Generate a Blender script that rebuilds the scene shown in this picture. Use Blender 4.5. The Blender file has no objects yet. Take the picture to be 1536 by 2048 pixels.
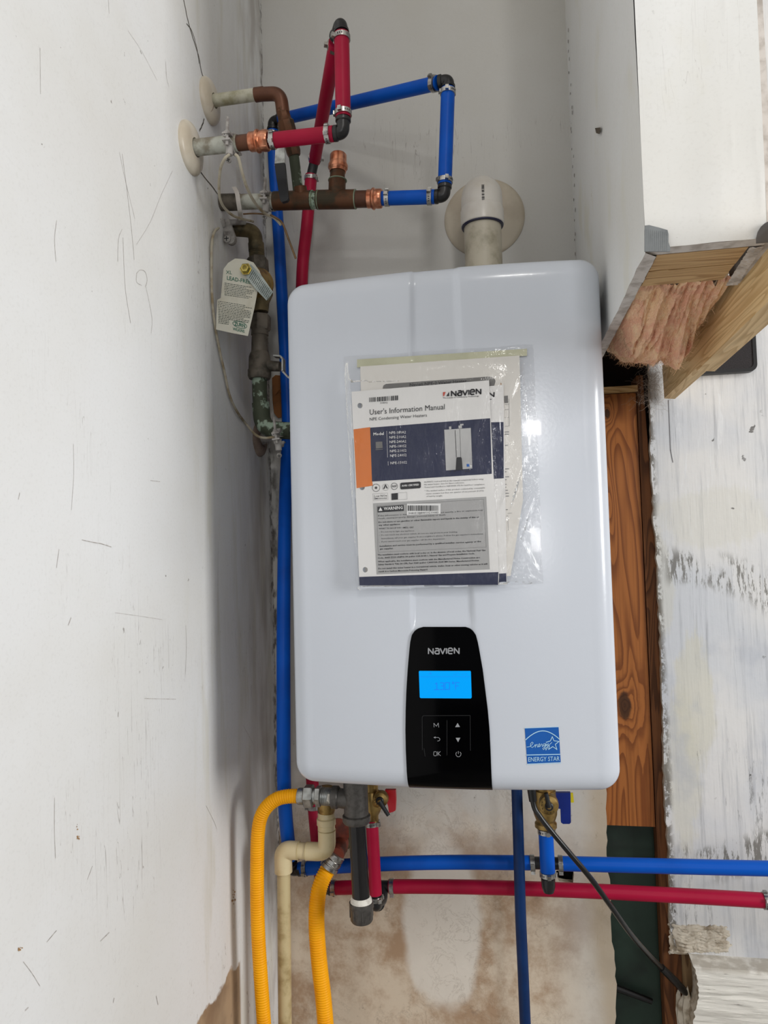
import bpy, bmesh, math, random
from mathutils import Vector, Matrix, noise as mnoise
from mathutils.geometry import tessellate_polygon

random.seed(7)
SC = bpy.context.scene
COL = SC.collection
V = Vector
ZB = 1.1                                   # height of the heater's lower edge above the floor

# ------------------------------------------------------------------ camera
FPX = 1460.0                               # focal length for a 1536 x 2048 picture
CAM = V((0.08963, -0.98145, 0.31694 + ZB))
_y, _p, _r = math.radians(9.87689), math.radians(2.99543), math.radians(-1.49872)
FW = V((-math.sin(_y) * math.cos(_p), math.cos(_y) * math.cos(_p), math.sin(_p)))
_rt = V((math.cos(_y), math.sin(_y), 0))
_up = _rt.cross(FW)
RT = _rt * math.cos(_r) + _up * math.sin(_r)
UP = _up * math.cos(_r) - _rt * math.sin(_r)
cd = bpy.data.cameras.new('camera')
cam = bpy.data.objects.new('camera', cd)
COL.objects.link(cam)
cd.sensor_fit = 'HORIZONTAL'
cd.sensor_width = 36
cd.lens = FPX / 1536 * 36
cd.clip_start = 0.01
M3 = Matrix((RT, UP, -FW)).transposed()
cam.matrix_world = Matrix.Translation(CAM) @ M3.to_4x4()
SC.camera = cam

# ------------------------------------------------------------------ light and exposure
SC.view_settings.view_transform = 'Standard'
SC.view_settings.look = 'None'
SC.view_settings.gamma = 1
SC.view_settings.use_curve_mapping = False
SC.view_settings.exposure = 0.0
w = bpy.data.worlds.new('world')
SC.world = w
w.use_nodes = True
w.node_tree.nodes['Background'].inputs[0].default_value = (0.95, 0.98, 1.0, 1)
w.node_tree.nodes['Background'].inputs[1].default_value = 0.25


def area(name, loc, target, sx, sy, power, color=(1, 1, 1)):
    l = bpy.data.lights.new(name, 'AREA')
    l.shape = 'RECTANGLE'
    l.size, l.size_y, l.energy, l.color = sx, sy, power, color
    o = bpy.data.objects.new(name, l)
    COL.objects.link(o)
    o.location = loc
    o.rotation_euler = (V(target) - V(loc)).to_track_quat('-Z', 'Y').to_euler()
    return o


area('garage_door_daylight', (3.0, -1.42, 2.0), (-0.2, -0.05, 1.45), 0.75, 1.5, 79, (1.0, 0.995, 0.985))
area('ceiling_light', (0.42, -1.75, 3.05), (0.0, 0.2, 1.6), 0.28, 0.12, 5.2, (1.0, 0.97, 0.93))
area('rear_lamp', (0.95, -4.0, 2.22), (0.1, 0.0, 1.5), 0.26, 0.10, 9)
area('rear_window', (0.95, -4.0, 1.46), (0.1, 0.0, 1.4), 0.14, 0.16, 6)


# ------------------------------------------------------------------ picture ray helpers
def ray(x, y):
    return FW + RT * ((x - 768) / FPX) - UP * ((y - 1024) / FPX)


def P(x, y, Y):
    d = ray(x, y)
    return CAM + d * ((Y - CAM.y) / d.y)


def PX(x, y, X):
    d = ray(x, y)
    return CAM + d * ((X - CAM.x) / d.x)


def PZ(x, y, Z):
    d = ray(x, y)
    return CAM + d * ((Z - CAM.z) / d.z)


# ------------------------------------------------------------------ materials
def lin(c):
    return tuple(((v / 255) / 12.92 if v / 255 <= 0.04045 else ((v / 255 + 0.055) / 1.055) ** 2.4) for v in c) + (1,)


class NT:
    def __init__(s, name):
        s.m = bpy.data.materials.new(name)
        s.m.use_nodes = True
        s.t = s.m.node_tree
        s.b = s.t.nodes['Principled BSDF']
        s.out = s.t.nodes['Material Output']

    def n(s, typ, **kw):
        nd = s.t.nodes.new(typ)
        for k, v in kw.items():
            setattr(nd, k, v)
        return nd

    def link(s, a, b):
        s.t.links.new(a, b)

    def pos(s):
        return s.n('ShaderNodeNewGeometry').outputs['Position']

    def obj(s):
        return s.n('ShaderNodeTexCoord').outputs['Object']

    def put(s, sock, v):
        if isinstance(v, bpy.types.NodeSocket):
            s.link(v, sock)
        else:
            sock.default_value = v

    def map(s, vec, scale=(1, 1, 1), rot=(0, 0, 0), loc=(0, 0, 0)):
        nd = s.n('ShaderNodeMapping')
        s.link(vec, nd.inputs[0])
        nd.inputs[1].default_value = loc
        nd.inputs[2].default_value = rot
        nd.inputs[3].default_value = scale
        return nd.outputs[0]

    def noise(s, vec, scale=5, detail=4, rough=0.55, dist=0.0):
        nd = s.n('ShaderNodeTexNoise')
        s.link(vec, nd.inputs['Vector'])
        nd.inputs['Scale'].default_value = scale
        nd.inputs['Detail'].default_value = detail
        nd.inputs['Roughness'].default_value = rough
        nd.inputs['Distortion'].default_value = dist
        return nd.outputs[0]

    def math(s, op, a, b=0.0, c=None, clamp=False):
        nd = s.n('ShaderNodeMath', operation=op)
        nd.use_clamp = clamp
        s.put(nd.inputs[0], a)
        s.put(nd.inputs[1], b)
        if c is not None:
            s.put(nd.inputs[2], c)
        return nd.outputs[0]

    def step(s, v, lo, hi):
        nd = s.n('ShaderNodeMapRange')
        nd.interpolation_type = 'SMOOTHSTEP'
        s.put(nd.inputs[0], v)
        nd.inputs[1].default_value = lo
        nd.inputs[2].default_value = hi
        nd.inputs[3].default_value = 0
        nd.inputs[4].default_value = 1
        return nd.outputs[0]

    def mix(s, f, a, b):
        nd = s.n('ShaderNodeMix', data_type='RGBA')
        s.put(nd.inputs[0], f)
        s.put(nd.inputs[6], a)
        s.put(nd.inputs[7], b)
        return nd.outputs[2]

    def sep(s, vec):
        nd = s.n('ShaderNodeSeparateXYZ')
        s.link(vec, nd.inputs[0])
        return nd.outputs

    def bump(s, h, strength=0.3, dist=0.002):
        nd = s.n('ShaderNodeBump')
        s.put(nd.inputs['Height'], h)
        nd.inputs['Strength'].default_value = strength
        nd.inputs['Distance'].default_value = dist
        s.link(nd.outputs[0], s.b.inputs['Normal'])

    def fin(s, col, rough=0.5, metal=0.0, spec=0.5, coat=0.0):
        s.put(s.b.inputs['Base Color'], col)
        s.put(s.b.inputs['Roughness'], rough)
        s.put(s.b.inputs['Metallic'], metal)
        s.b.inputs['Specular IOR Level'].default_value = spec
        s.b.inputs['Coat Weight'].default_value = coat
        return s.m


def plain(name, rgb, rough=0.5, metal=0.0, var=0.12, scale=40, rgb2=None, bump=0.0, spec=0.5, coat=0.0, thr=(0.42, 0.68)):
    n = NT(name)
    o = n.obj()
    f = n.noise(o, scale, 5)
    c = lin(rgb)
    c2 = lin(rgb2) if rgb2 else tuple(v * (1 - var) for v in c[:3]) + (1,)
    col = n.mix(n.step(f, *thr), c, c2)
    if bump:
        n.bump(f, bump, 0.002)
    return n.fin(col, rough, metal, spec, coat)


def wall_common(n, p, base, streak_axis='Z'):
    """Old white gloss paint: faint mottling, hairline scratches, specks."""
    blot = n.noise(p, 3.2, 4)
    col = n.mix(n.step(blot, 0.35, 0.75), base, tuple(v * k for v, k in zip(base[:3], (0.93, 0.915, 0.88))) + (1,))
    fine = n.noise(p, 260, 2)
    col = n.mix(n.math('MULTIPLY', n.step(fine, 0.5, 0.75), 0.10), col, (0.45, 0.43, 0.40, 1))
    sp = n.noise(p, 75, 3, 0.6)
    dens = n.noise(p, 4.5, 2)
    m = n.math('MULTIPLY', n.step(sp, 0.72, 0.76), n.step(dens, 0.50, 0.62))
    col = n.mix(n.math('MULTIPLY', m, 0.75), col, lin((96, 84, 72)))
    scr = n.noise(n.map(p, (30, 30, 1.6)), 3, 2, 0.5, 1.2)
    dens2 = n.noise(p, 2.6, 2)
    m2 = n.math('MULTIPLY', n.step(n.math('ABSOLUTE', n.math('SUBTRACT', scr, 0.5)), 0.006, 0.001), n.step(dens2, 0.52, 0.66))
    col = n.mix(n.math('MULTIPLY', m2, 0.55), col, lin((128, 118, 112)))
    return col


def m_wall_left():
    n = NT('left_wall_paint')
    p = n.pos()
    s = n.sep(p)
    base = (0.80, 0.805, 0.805, 1)
    col = wall_common(n, p, base)
    # yellowed drip below the small scratch cluster
    yn = n.noise(n.map(p, (1, 14, 2)), 2.2, 3)
    ym = n.math('MULTIPLY', n.step(s[1], -0.04, 0.06), n.step(yn, 0.5, 0.72))
    col = n.mix(n.math('MULTIPLY', ym, 0.35), col, lin((196, 190, 165)))
    # grey grime near the corner
    gm = n.math('MULTIPLY', n.step(s[1], 0.16, 0.37), n.step(n.noise(n.map(p, (1, 6, 1.4)), 5, 5), 0.35, 0.7))
    col = n.mix(n.math('MULTIPLY', gm, 0.6), col, lin((140, 126, 112)))
    mould = n.math('MULTIPLY', n.step(n.math('ADD', s[1], n.math('MULTIPLY', n.noise(p, 20, 5), 0.04)), 0.365, 0.385), n.step(n.noise(p, 60, 5), 0.45, 0.6))
    col = n.mix(n.math('MULTIPLY', mould, 0.8), col, lin((70, 62, 54)))
    # bare paper where the paint stops, lower right:  z below a slanting edge
    d = n.math('SUBTRACT', ZB - 0.328, s[2])
    d = n.math('ADD', d, n.math('MULTIPLY', n.math('SUBTRACT', n.noise(p, 22, 4), 0.5), 0.05))
    bare = n.math('MULTIPLY', n.step(d, 0.0, 0.006), n.math('MULTIPLY', n.step(n.math('ADD', s[1], n.math('MULTIPLY', n.noise(p, 30, 3), 0.02)), 0.004, 0.012), n.step(s[1], 0.168, 0.158)))
    paper = n.mix(n.step(n.noise(p, 14, 5), 0.35, 0.7), lin((176, 150, 120)), lin((138, 112, 88)))
    col = n.mix(bare, col, paper)
    # scuffed speckle band above that edge
    band = n.math('MULTIPLY', n.math('MULTIPLY', n.step(d, -0.12, -0.01), n.step(s[1], -0.12, 0.02)), n.step(n.noise(n.map(p, (1, 40, 16), (0.5, 0, 0)), 2.5, 5, 0.7), 0.60, 0.68))
    col = n.mix(n.math('MULTIPLY', band, 0.55), col, lin((120, 104, 92)))
    n.bump(n.noise(p, 60, 4), 0.10, 0.003)
    return n.fin(col, 0.42, 0, 0.4)


def m_wall_back():
    n = NT('back_wall_paint')
    p = n.pos()
    s = n.sep(p)
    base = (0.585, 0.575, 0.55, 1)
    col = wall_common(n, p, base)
    # unpainted brown paper low down
    nz = n.math('MULTIPLY', n.math('SUBTRACT', n.noise(p, 7, 5, 0.65), 0.5), 0.34)
    zz = n.math('ADD', s[2], nz)
    low = n.step(zz, ZB - 0.05, ZB - 0.33)
    paper = n.mix(n.step(n.noise(p, 10, 6, 0.7), 0.38, 0.64), lin((218, 202, 180)), lin((170, 138, 106)))
    paper = n.mix(n.math('MULTIPLY', n.step(n.noise(p, 26, 6, 0.75), 0.58, 0.70), 0.55), paper, lin((124, 98, 74)))
    lowm = n.math('MULTIPLY', low, n.step(s[0], 0.27, 0.10))
    col = n.mix(n.math('MULTIPLY', lowm, 0.9), col, paper)
    # pale primer splash under the pipes
    ex = n.math('DIVIDE', n.math('SUBTRACT', s[0], -0.062), 0.075)
    ez = n.math('DIVIDE', n.math('SUBTRACT', s[2], ZB - 0.36), 0.155)
    r = n.math('SQRT', n.math('ADD', n.math('MULTIPLY', ex, ex), n.math('MULTIPLY', ez, ez)))
    r = n.math('ADD', r, n.math('MULTIPLY', n.math('SUBTRACT', n.noise(p, 12, 4), 0.5), 0.5))
    col = n.mix(n.math('MULTIPLY', n.step(r, 1.05, 0.82), 0.9), col, lin((226, 220, 210)))
    # dark specks behind the heater's underside
    sm = n.math('MULTIPLY', n.step(n.noise(n.map(p, (1, 1, 0.7)), 48, 6, 0.8), 0.60, 0.70), n.step(n.math('ABSOLUTE', n.math('SUBTRACT', s[2], ZB - 0.07)), 0.20, 0.05))
    col = n.mix(n.math('MULTIPLY', sm, 0.8), col, lin((98, 84, 68)))
    vein = n.math('ABSOLUTE', n.math('SUBTRACT', n.noise(p, 24, 5, 0.7, 1.0), 0.5))
    vm = n.math('MULTIPLY', n.math('MULTIPLY', n.step(vein, 0.022, 0.004), n.step(n.noise(p, 9, 3), 0.46, 0.6)), n.step(s[2], ZB + 0.05, ZB - 0.05))
    col = n.mix(n.math('MULTIPLY', vm, 0.22), col, lin((120, 100, 78)))
    # yellow-brown damp stain along the torn right edge
    dm = n.math('MULTIPLY', n.step(n.math('ADD', s[0], n.math('MULTIPLY', n.noise(p, 9, 4), 0.06)), 0.21, 0.25), n.step(s[2], ZB + 0.1, ZB - 0.1))
    col = n.mix(n.math('MULTIPLY', dm, 0.55), col, lin((170, 146, 108)))
    # dirty corner seam on the left
    cm = n.math('MULTIPLY', n.step(n.math('ADD', s[0], n.math('MULTIPLY', n.noise(p, 35, 5), 0.025)), -0.330, -0.352), n.step(n.noise(n.map(p, (1, 1, 0.5)), 55, 5), 0.42, 0.60))
    cm = n.math('MULTIPLY', cm, n.step(s[2], ZB + 0.75, ZB + 0.35))
    col = n.mix(n.math('MULTIPLY', cm, 0.85), col, lin((58, 48, 38)))
    n.bump(n.noise(p, 70, 4), 0.12, 0.003)
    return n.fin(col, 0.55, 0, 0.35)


def m_wall_right():
    n = NT('whitewashed_wall')
    p = n.pos()
    s = n.sep(p)
    base = (0.72, 0.715, 0.705, 1)
    blot = n.noise(p, 5, 4)
    col = n.mix(n.step(blot, 0.4, 0.66), base, lin((204, 207, 212)))
    st = n.noise(n.map(p, (120, 1, 5)), 1.0, 4, 0.7)
    col = n.mix(n.math('MULTIPLY', n.step(st, 0.50, 0.70), 0.42), col, lin((158, 161, 167)))
    sw = n.noise(n.map(p, (60, 1, 7), (0, 0.9, 0)), 1.2, 4, 0.7, 0.8)
    col = n.mix(n.math('MULTIPLY', n.math('MULTIPLY', n.step(sw, 0.55, 0.72), n.step(n.noise(p, 4, 2), 0.5, 0.6)), 0.6), col, lin((230, 232, 234)))
    # cream filler patches, brushed thin at their edges
    for cx, cz, rx, rz, op in ((0.392, 0.045, 0.036, 0.12, 0.62), (0.366, -0.07, 0.030, 0.13, 0.5), (0.345, 0.24, 0.022, 0.10, 0.4), (0.44, 0.36, 0.10, 0.05, 0.3)):
        ex = n.math('DIVIDE', n.math('SUBTRACT', s[0], cx), rx)
        ez = n.math('DIVIDE', n.math('SUBTRACT', s[2], cz + ZB), rz)
        r = n.math('ADD', n.math('SQRT', n.math('ADD', n.math('MULTIPLY', ex, ex), n.math('MULTIPLY', ez, ez))),
                   n.math('MULTIPLY', n.math('SUBTRACT', n.noise(p, 20, 4, 0.6), 0.5), 0.9))
        r = n.math('ADD', r, n.math('MULTIPLY', n.math('SUBTRACT', n.noise(n.map(p, (150, 1, 8)), 1.0, 4, 0.7), 0.5), 0.7))
        m = n.step(r, 1.12, 0.78)
        col = n.mix(n.math('MULTIPLY', m, op), col, lin((208, 205, 188)))
    # dark scrapes where the brush skipped: an arc from top left down to the right
    ax = n.math('SUBTRACT', s[0], 0.37)
    az = n.math('SUBTRACT', s[2], ZB + 0.02)
    rr = n.math('SQRT', n.math('ADD', n.math('MULTIPLY', ax, ax), n.math('MULTIPLY', az, az)))
    ring = n.math('MULTIPLY', n.step(n.math('ABSOLUTE', n.math('SUBTRACT', rr, 0.255)), 0.042, 0.014), n.step(s[0], 0.345, 0.365))
    scr = n.noise(n.map(p, (75, 1, 14), (0, -0.35, 0)), 1.6, 6, 0.75)
    dens = n.noise(p, 13, 2)
    m = n.math('MULTIPLY', n.math('MULTIPLY', n.step(scr, 0.48, 0.55), ring), n.step(dens, 0.42, 0.52))
    col = n.mix(n.math('MULTIPLY', m, 0.8), col, lin((96, 92, 84)))
    hair = n.noise(n.map(p, (190, 1, 7), (0, 0.12, 0)), 1.0, 5, 0.75)
    col = n.mix(n.math('MULTIPLY', n.step(hair, 0.56, 0.72), 0.35), col, lin((132, 134, 138)))
    gcl = n.math('MULTIPLY', n.step(n.noise(n.map(p, (1, 1, 0.8)), 7, 5, 0.6), 0.48, 0.64), n.step(s[2], ZB + 0.22, ZB + 0.10))
    col = n.mix(n.math('MULTIPLY', gcl, 0.45), col, lin((168, 174, 186)))
    low = n.math('MULTIPLY', n.step(n.noise(n.map(p, (85, 1, 10)), 1.4, 6, 0.8), 0.55, 0.63), n.math('MULTIPLY', n.step(n.noise(p, 6, 2), 0.50, 0.60), n.step(s[2], ZB + 0.08, ZB - 0.08)))
    col = n.mix(n.math('MULTIPLY', low, 0.65), col, lin((112, 112, 112)))
    # grubby crumbling strip along the torn left edge
    eg = n.math('MULTIPLY', n.step(n.math('ADD', s[0], n.math('MULTIPLY', n.noise(n.map(p, (1, 1, 0.4)), 30, 4), 0.02)), 0.360, 0.349), n.step(n.noise(n.map(p, (1, 1, 0.6)), 60, 6, 0.8), 0.45, 0.53))
    col = n.mix(n.math('MULTIPLY', eg, 0.85), col, lin((92, 84, 72)))
    sp = n.math('MULTIPLY', n.step(n.noise(p, 60, 3), 0.70, 0.74), n.step(n.noise(p, 6, 2), 0.5, 0.6))
    col = n.mix(n.math('MULTIPLY', sp, 0.8), col, lin((70, 66, 62)))
    n.bump(n.math('ADD', st, n.noise(p, 40, 4)), 0.25, 0.002)
    return n.fin(col, 0.6, 0, 0.35)


def m_wood(name, c1, c2, axis='Z', scale=1.0, rough=0.6, knots=()):
    n = NT(name)
    p = n.pos()
    sc = {'Z': (1, 1, 0.11), 'Y': (1, 0.11, 1), 'X': (0.11, 1, 1)}[axis]
    q = n.map(p, sc)
    f = n.noise(q, 13 * scale, 2, 0.45, 0.4)
    kn = None
    for (kx, kz, kr) in knots:
        s = n.sep(p)
        ex = n.math('DIVIDE', n.math('SUBTRACT', s[0], kx), kr)
        ez = n.math('DIVIDE', n.math('SUBTRACT', s[2], kz), kr * 2.0)
        r = n.math('SQRT', n.math('ADD', n.math('MULTIPLY', ex, ex), n.math('MULTIPLY', ez, ez)))
        r = n.math('ADD', r, n.math('MULTIPLY', n.math('SUBTRACT', n.noise(p, 60, 3), 0.5), 0.6))
        k = n.step(r, 1.1, 0.75)
        kn = k if kn is None else n.math('MAXIMUM', kn, k)
        f = n.math('ADD', f, n.math('MULTIPLY', n.math('POWER', 2.718, n.math('MULTIPLY', r, -0.55)), 0.35))
    rings = n.math('FRACT', n.math('MULTIPLY', n.math('ADD', f, n.math('MULTIPLY', n.noise(q, 120, 2), 0.012)), 19))
    g = n.math('MULTIPLY', n.math('MULTIPLY', n.step(rings, 0.30, 0.90), n.step(rings, 1.0, 0.92)), 0.85)
    fib = n.noise(n.map(p, tuple(1 if v == 1 else 0.02 for v in sc)), 260 * scale, 3)
    col = n.mix(g, lin(c1), lin(c2))
    col = n.mix(n.math('MULTIPLY', n.step(fib, 0.45, 0.75), 0.35), col, tuple(v * 0.62 for v in lin(c2)[:3]) + (1,))
    if kn is not None:
        col = n.mix(n.math('MULTIPLY', kn, 0.85), col, lin((40, 24, 14)))
    n.bump(n.math('ADD', g, fib), 0.15, 0.001)
    return n.fin(col, rough, 0, 0.3)


M = {}
M['wall_left'] = m_wall_left()
M['wall_back'] = m_wall_back()
M['wall_right'] = m_wall_right()


def m_chase():
    n = NT('chase_paint')
    p = n.pos()
    col = wall_common(n, p, (0.80, 0.805, 0.80, 1))
    s = n.noise(n.map(p, (1, 1, 0.6)), 9, 4)
    col = n.mix(n.math('MULTIPLY', n.step(s, 0.54, 0.70), 0.45), col, lin((216, 212, 192)))
    n.bump(n.noise(p, 30, 4), 0.12, 0.003)
    return n.fin(col, 0.45, 0, 0.4)


M['chase'] = m_chase()
M['gypsum'] = plain('torn_gypsum', (205, 196, 180), 0.9, rgb2=(150, 136, 116), scale=60, bump=0.6)
M['dry_edge'] = plain('grey_paper_edge', (214, 208, 202), 0.85, rgb2=(176, 168, 160), scale=50, bump=0.4)
M['concrete'] = plain('concrete', (140, 138, 134), 0.8, rgb2=(110, 108, 104), scale=8)
M['ceiling'] = plain('ceiling_paint', (205, 200, 192), 0.8, scale=5)
M['plank'] = m_wood('orange_pine', (160, 98, 48), (112, 60, 25), 'Z', 1.0, 0.5, ((0.277, ZB + 0.030, 0.012), (0.252, ZB + 0.385, 0.005), (0.268, ZB + 0.555, 0.005)))
M['stud'] = m_wood('dark_stud', (118, 74, 42), (72, 42, 22), 'Z', 1.4, 0.7)
M['pale_board'] = m_wood('pale_board', (150, 122, 88), (104, 76, 50), 'Z', 1.3, 0.7)
M['pine_x'] = m_wood('pine_plate', (206, 170, 120), (166, 126, 78), 'X', 1.6, 0.65)
M['pine_y'] = m_wood('pine_batten', (236, 204, 152), (206, 168, 114), 'Y', 1.6, 0.6)
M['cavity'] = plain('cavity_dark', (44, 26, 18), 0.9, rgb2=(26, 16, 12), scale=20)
M['green'] = plain('dark_green_paint', (34, 54, 44), 0.5, rgb2=(22, 34, 28), scale=9, bump=0.1)
M['hole'] = plain('hole_dark', (14, 11, 9), 0.95)


def m_white_cover():
    n = NT('white_enamel')
    o = n.obj()
    n.bump(n.noise(o, 230, 2), 0.035, 0.002)
    return n.fin((0.60, 0.635, 0.70, 1), 0.20, 0, 0.45, 0.1)


M['enamel'] = m_white_cover()
M['body_grey'] = plain('steel_body', (196, 198, 200), 0.4, var=0.05)
M['black_gloss'] = plain('black_gloss', (1, 1, 2), 0.08, var=0.0, spec=0.10)
M['icon'] = plain('grey_print', (150, 152, 156), 0.5, var=0.02)
M['icon_dim'] = plain('dim_print', (70, 70, 72), 0.5, var=0.02)
M['paper'] = plain('white_paper', (226, 225, 224), 0.6, var=0.03, scale=12)
M['paper2'] = plain('cream_paper', (220, 217, 212), 0.65, var=0.03, scale=12)
M['ink'] = plain('black_ink', (42, 42, 46), 0.6, var=0.05)
M['ink_grey'] = plain('grey_ink', (120, 120, 124), 0.6, var=0.05)
M['panel_grey'] = plain('warning_grey', (166, 166, 166), 0.6, var=0.02)
M['pill_grey'] = plain('pill_grey', (112, 111, 110), 0.6, var=0.04)
M['navy'] = plain('navy_ink', (34, 40, 70), 0.5, var=0.06)
M['orange'] = plain('orange_ink', (216, 120, 54), 0.5, var=0.04)
M['red_ink'] = plain('red_ink', (190, 70, 50), 0.5, var=0.03)
M['white_ink'] = plain('white_ink', (226, 226, 226), 0.6, var=0.02)
M['hole_grey'] = plain('punched_grey', (150, 148, 146), 0.7, var=0.05)
M['photo_grey'] = plain('photo_grey', (186, 186, 186), 0.6, rgb2=(150, 150, 152), scale=8)
M['sticker_blue'] = plain('sticker_blue', (8, 88, 172), 0.4, var=0.04)
M['sticker_white'] = plain('sticker_white', (176, 216, 240), 0.4, var=0.02)
M['olive_strip'] = plain('olive_strip', (192, 192, 166), 0.5, rgb2=(176, 176, 148), scale=10)


def m_screen():
    n = NT('lcd_backlight')
    n.b.inputs['Emission Color'].default_value = lin((0, 166, 255))
    n.b.inputs['Emission Strength'].default_value = 0.95
    return n.fin((0.0, 0.01, 0.03, 1), 0.3, 0, 0.08)


M['screen'] = m_screen()
M['lcd_ink'] = plain('lcd_segment', (0, 86, 190), 0.4, var=0.0)
M['lcd_ink'].node_tree.nodes['Principled BSDF'].inputs['Emission Color'].default_value = lin((0, 104, 205))
M['lcd_ink'].node_tree.nodes['Principled BSDF'].inputs['Emission Strength'].default_value = 0.75


def m_film():
    n = NT('clear_film')
    nt = n.t
    tr = n.n('ShaderNodeBsdfTransparent')
    tr.inputs[0].default_value = (0.97, 0.97, 0.97, 1)
    gl = n.n('ShaderNodeBsdfGlossy')
    gl.inputs['Roughness'].default_value = 0.11
    gl.inputs['Color'].default_value = (1, 1, 1, 1)
    fr = n.n('ShaderNodeFresnel')
    fr.inputs[0].default_value = 1.32
    bp = n.n('ShaderNodeBump')
    o = n.obj()
    h = n.math('ADD', n.noise(n.map(o, (1, 1, 0.45), (0, 0.6, 0)), 42, 4, 0.6, 1.5), n.math('MULTIPLY', n.noise(o, 130, 2), 0.25))
    n.link(h, bp.inputs['Height'])
    bp.inputs['Strength'].default_value = 0.30
    bp.inputs['Distance'].default_value = 0.006
    n.link(bp.outputs[0], gl.inputs['Normal'])
    mx = n.n('ShaderNodeMixShader')
    n.link(fr.outputs[0], mx.inputs[0])
    n.link(tr.outputs[0], mx.inputs[1])
    n.link(gl.outputs[0], mx.inputs[2])
    n.link(mx.outputs[0], n.out.inputs[0])
    return n.m


M['film'] = m_film()
M['red'] = plain('red_pex', (168, 16, 56), 0.42, rgb2=(154, 12, 48), scale=10, spec=0.22)
M['blue'] = plain('blue_pex', (0, 84, 188), 0.40, rgb2=(0, 72, 168), scale=10, spec=0.20)
M['navy_pipe'] = plain('navy_tube', (8, 44, 92), 0.45, rgb2=(6, 34, 76), scale=14, spec=0.25)
M['black_poly'] = plain('black_polymer', (20, 20, 22), 0.35, rgb2=(30, 29, 30), scale=30)
M['steel'] = plain('stainless', (190, 188, 184), 0.30, 1.0, rgb2=(140, 138, 136), scale=90)
M['zinc'] = plain('zinc_plate', (176, 178, 176), 0.38, 1.0, rgb2=(138, 138, 134), scale=60)
M['dusty_zinc'] = plain('dusty_zinc', (178, 174, 170), 0.75, 0.25, rgb2=(132, 126, 122), scale=60, bump=0.3)
M['copper_new'] = plain('bright_copper', (226, 158, 126), 0.28, 1.0, rgb2=(184, 108, 78), scale=60, bump=0.15)
M['copper_old'] = plain('tarnished_copper', (96, 62, 40), 0.50, 0.55, rgb2=(58, 50, 36), scale=35, bump=0.2)
M['copper_brown'] = plain('brown_copper', (104, 66, 46), 0.42, 0.45, rgb2=(80, 48, 34), scale=22)
M['verdigris'] = plain('verdigris_pipe', (66, 72, 56), 0.7, 0.2, rgb2=(150, 168, 150), scale=58, bump=0.5, thr=(0.52, 0.60))
M['grimy_brass'] = plain('grimy_brass', (112, 98, 68), 0.55, 0.45, rgb2=(66, 60, 44), scale=50, bump=0.35)
M['grey_bronze'] = plain('grey_bronze', (108, 100, 90), 0.62, 0.35, rgb2=(70, 66, 58), scale=55, bump=0.4)
M['brass'] = plain('brass', (164, 136, 82), 0.40, 0.8, rgb2=(122, 96, 54), scale=60, bump=0.1)
M['gold_zinc'] = plain('yellow_zinc', (190, 172, 96), 0.28, 1.0, rgb2=(150, 132, 66), scale=50)
M['pale_pipe'] = plain('painted_pipe', (198, 196, 178), 0.55, rgb2=(152, 146, 116), scale=36, bump=0.15)
M['pale_pipe_grey'] = plain('painted_pipe_grey', (186, 188, 178), 0.55, rgb2=(128, 120, 104), scale=40, bump=0.15)
M['ivory'] = plain('ivory_plastic', (216, 208, 192), 0.35, rgb2=(196, 184, 164), scale=14)
M['dusty_ivory'] = plain('dusty_ivory', (150, 132, 118), 0.7, rgb2=(118, 100, 88), scale=20)
M['solder'] = plain('solder', (140, 150, 128), 0.5, 0.5, rgb2=(110, 130, 108), scale=80)
M['pvc_white'] = plain('white_pvc', (218, 213, 205), 0.30, rgb2=(208, 201, 190), scale=20)
M['plate_cream'] = plain('cream_plate', (184, 174, 156), 0.5, rgb2=(172, 160, 142), scale=16)
M['pvc_dirty'] = plain('soiled_pvc', (192, 184, 166), 0.42, rgb2=(156, 148, 128), scale=26)
M['pvc_cream'] = plain('cream_pvc', (214, 198, 158), 0.38, rgb2=(196, 176, 130), scale=26)
M['pvc_aged'] = plain('aged_pvc', (196, 180, 138), 0.5, rgb2=(158, 138, 94), scale=34)
M['primer_blue'] = plain('dark_blue_cement', (24, 26, 62), 0.3, var=0.1)
M['yellow'] = plain('yellow_coating', (250, 174, 0), 0.42, rgb2=(240, 160, 0), scale=20, spec=0.25)
M['iron'] = plain('black_iron', (92, 89, 86), 0.46, 0.6, rgb2=(78, 75, 72), scale=160, bump=0.15)
M['iron_pipe'] = plain('lacquered_pipe', (34, 33, 34), 0.17, 0.3, rgb2=(26, 25, 26), scale=30)
M['dope'] = plain('pipe_dope', (222, 218, 208), 0.6, rgb2=(190, 184, 174), scale=70, bump=0.4)
M['red_grip'] = plain('red_vinyl', (190, 22, 38), 0.35, var=0.1)
M['blue_grip'] = plain('blue_vinyl', (0, 34, 122), 0.35, var=0.15)
M['black_grip'] = plain('black_vinyl', (20, 24, 30), 0.45, var=0.2)
M['yellow_tab'] = plain('yellow_tab', (214, 196, 20), 0.5, var=0.1)
M['wire'] = plain('grimy_white_wire', (176, 168, 150), 0.65, rgb2=(140, 124, 96), scale=50)
M['bare_wire'] = plain('bare_wire', (120, 92, 62), 0.5, 0.4, rgb2=(92, 70, 46), scale=40)
M['nylon'] = plain('white_nylon', (208, 202, 196), 0.45, var=0.12)
M['tag'] = plain('tag_paper', (206, 204, 190), 0.7, rgb2=(190, 184, 166), scale=14)
M['foil'] = plain('foil_label', (140, 150, 148), 0.5, 0.2, rgb2=(168, 176, 172), scale=30)
M['tag_green'] = plain('tag_green', (34, 104, 84), 0.6, var=0.1)
M['tag_ink'] = plain('tag_ink', (74, 84, 78), 0.7, var=0.1)
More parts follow.
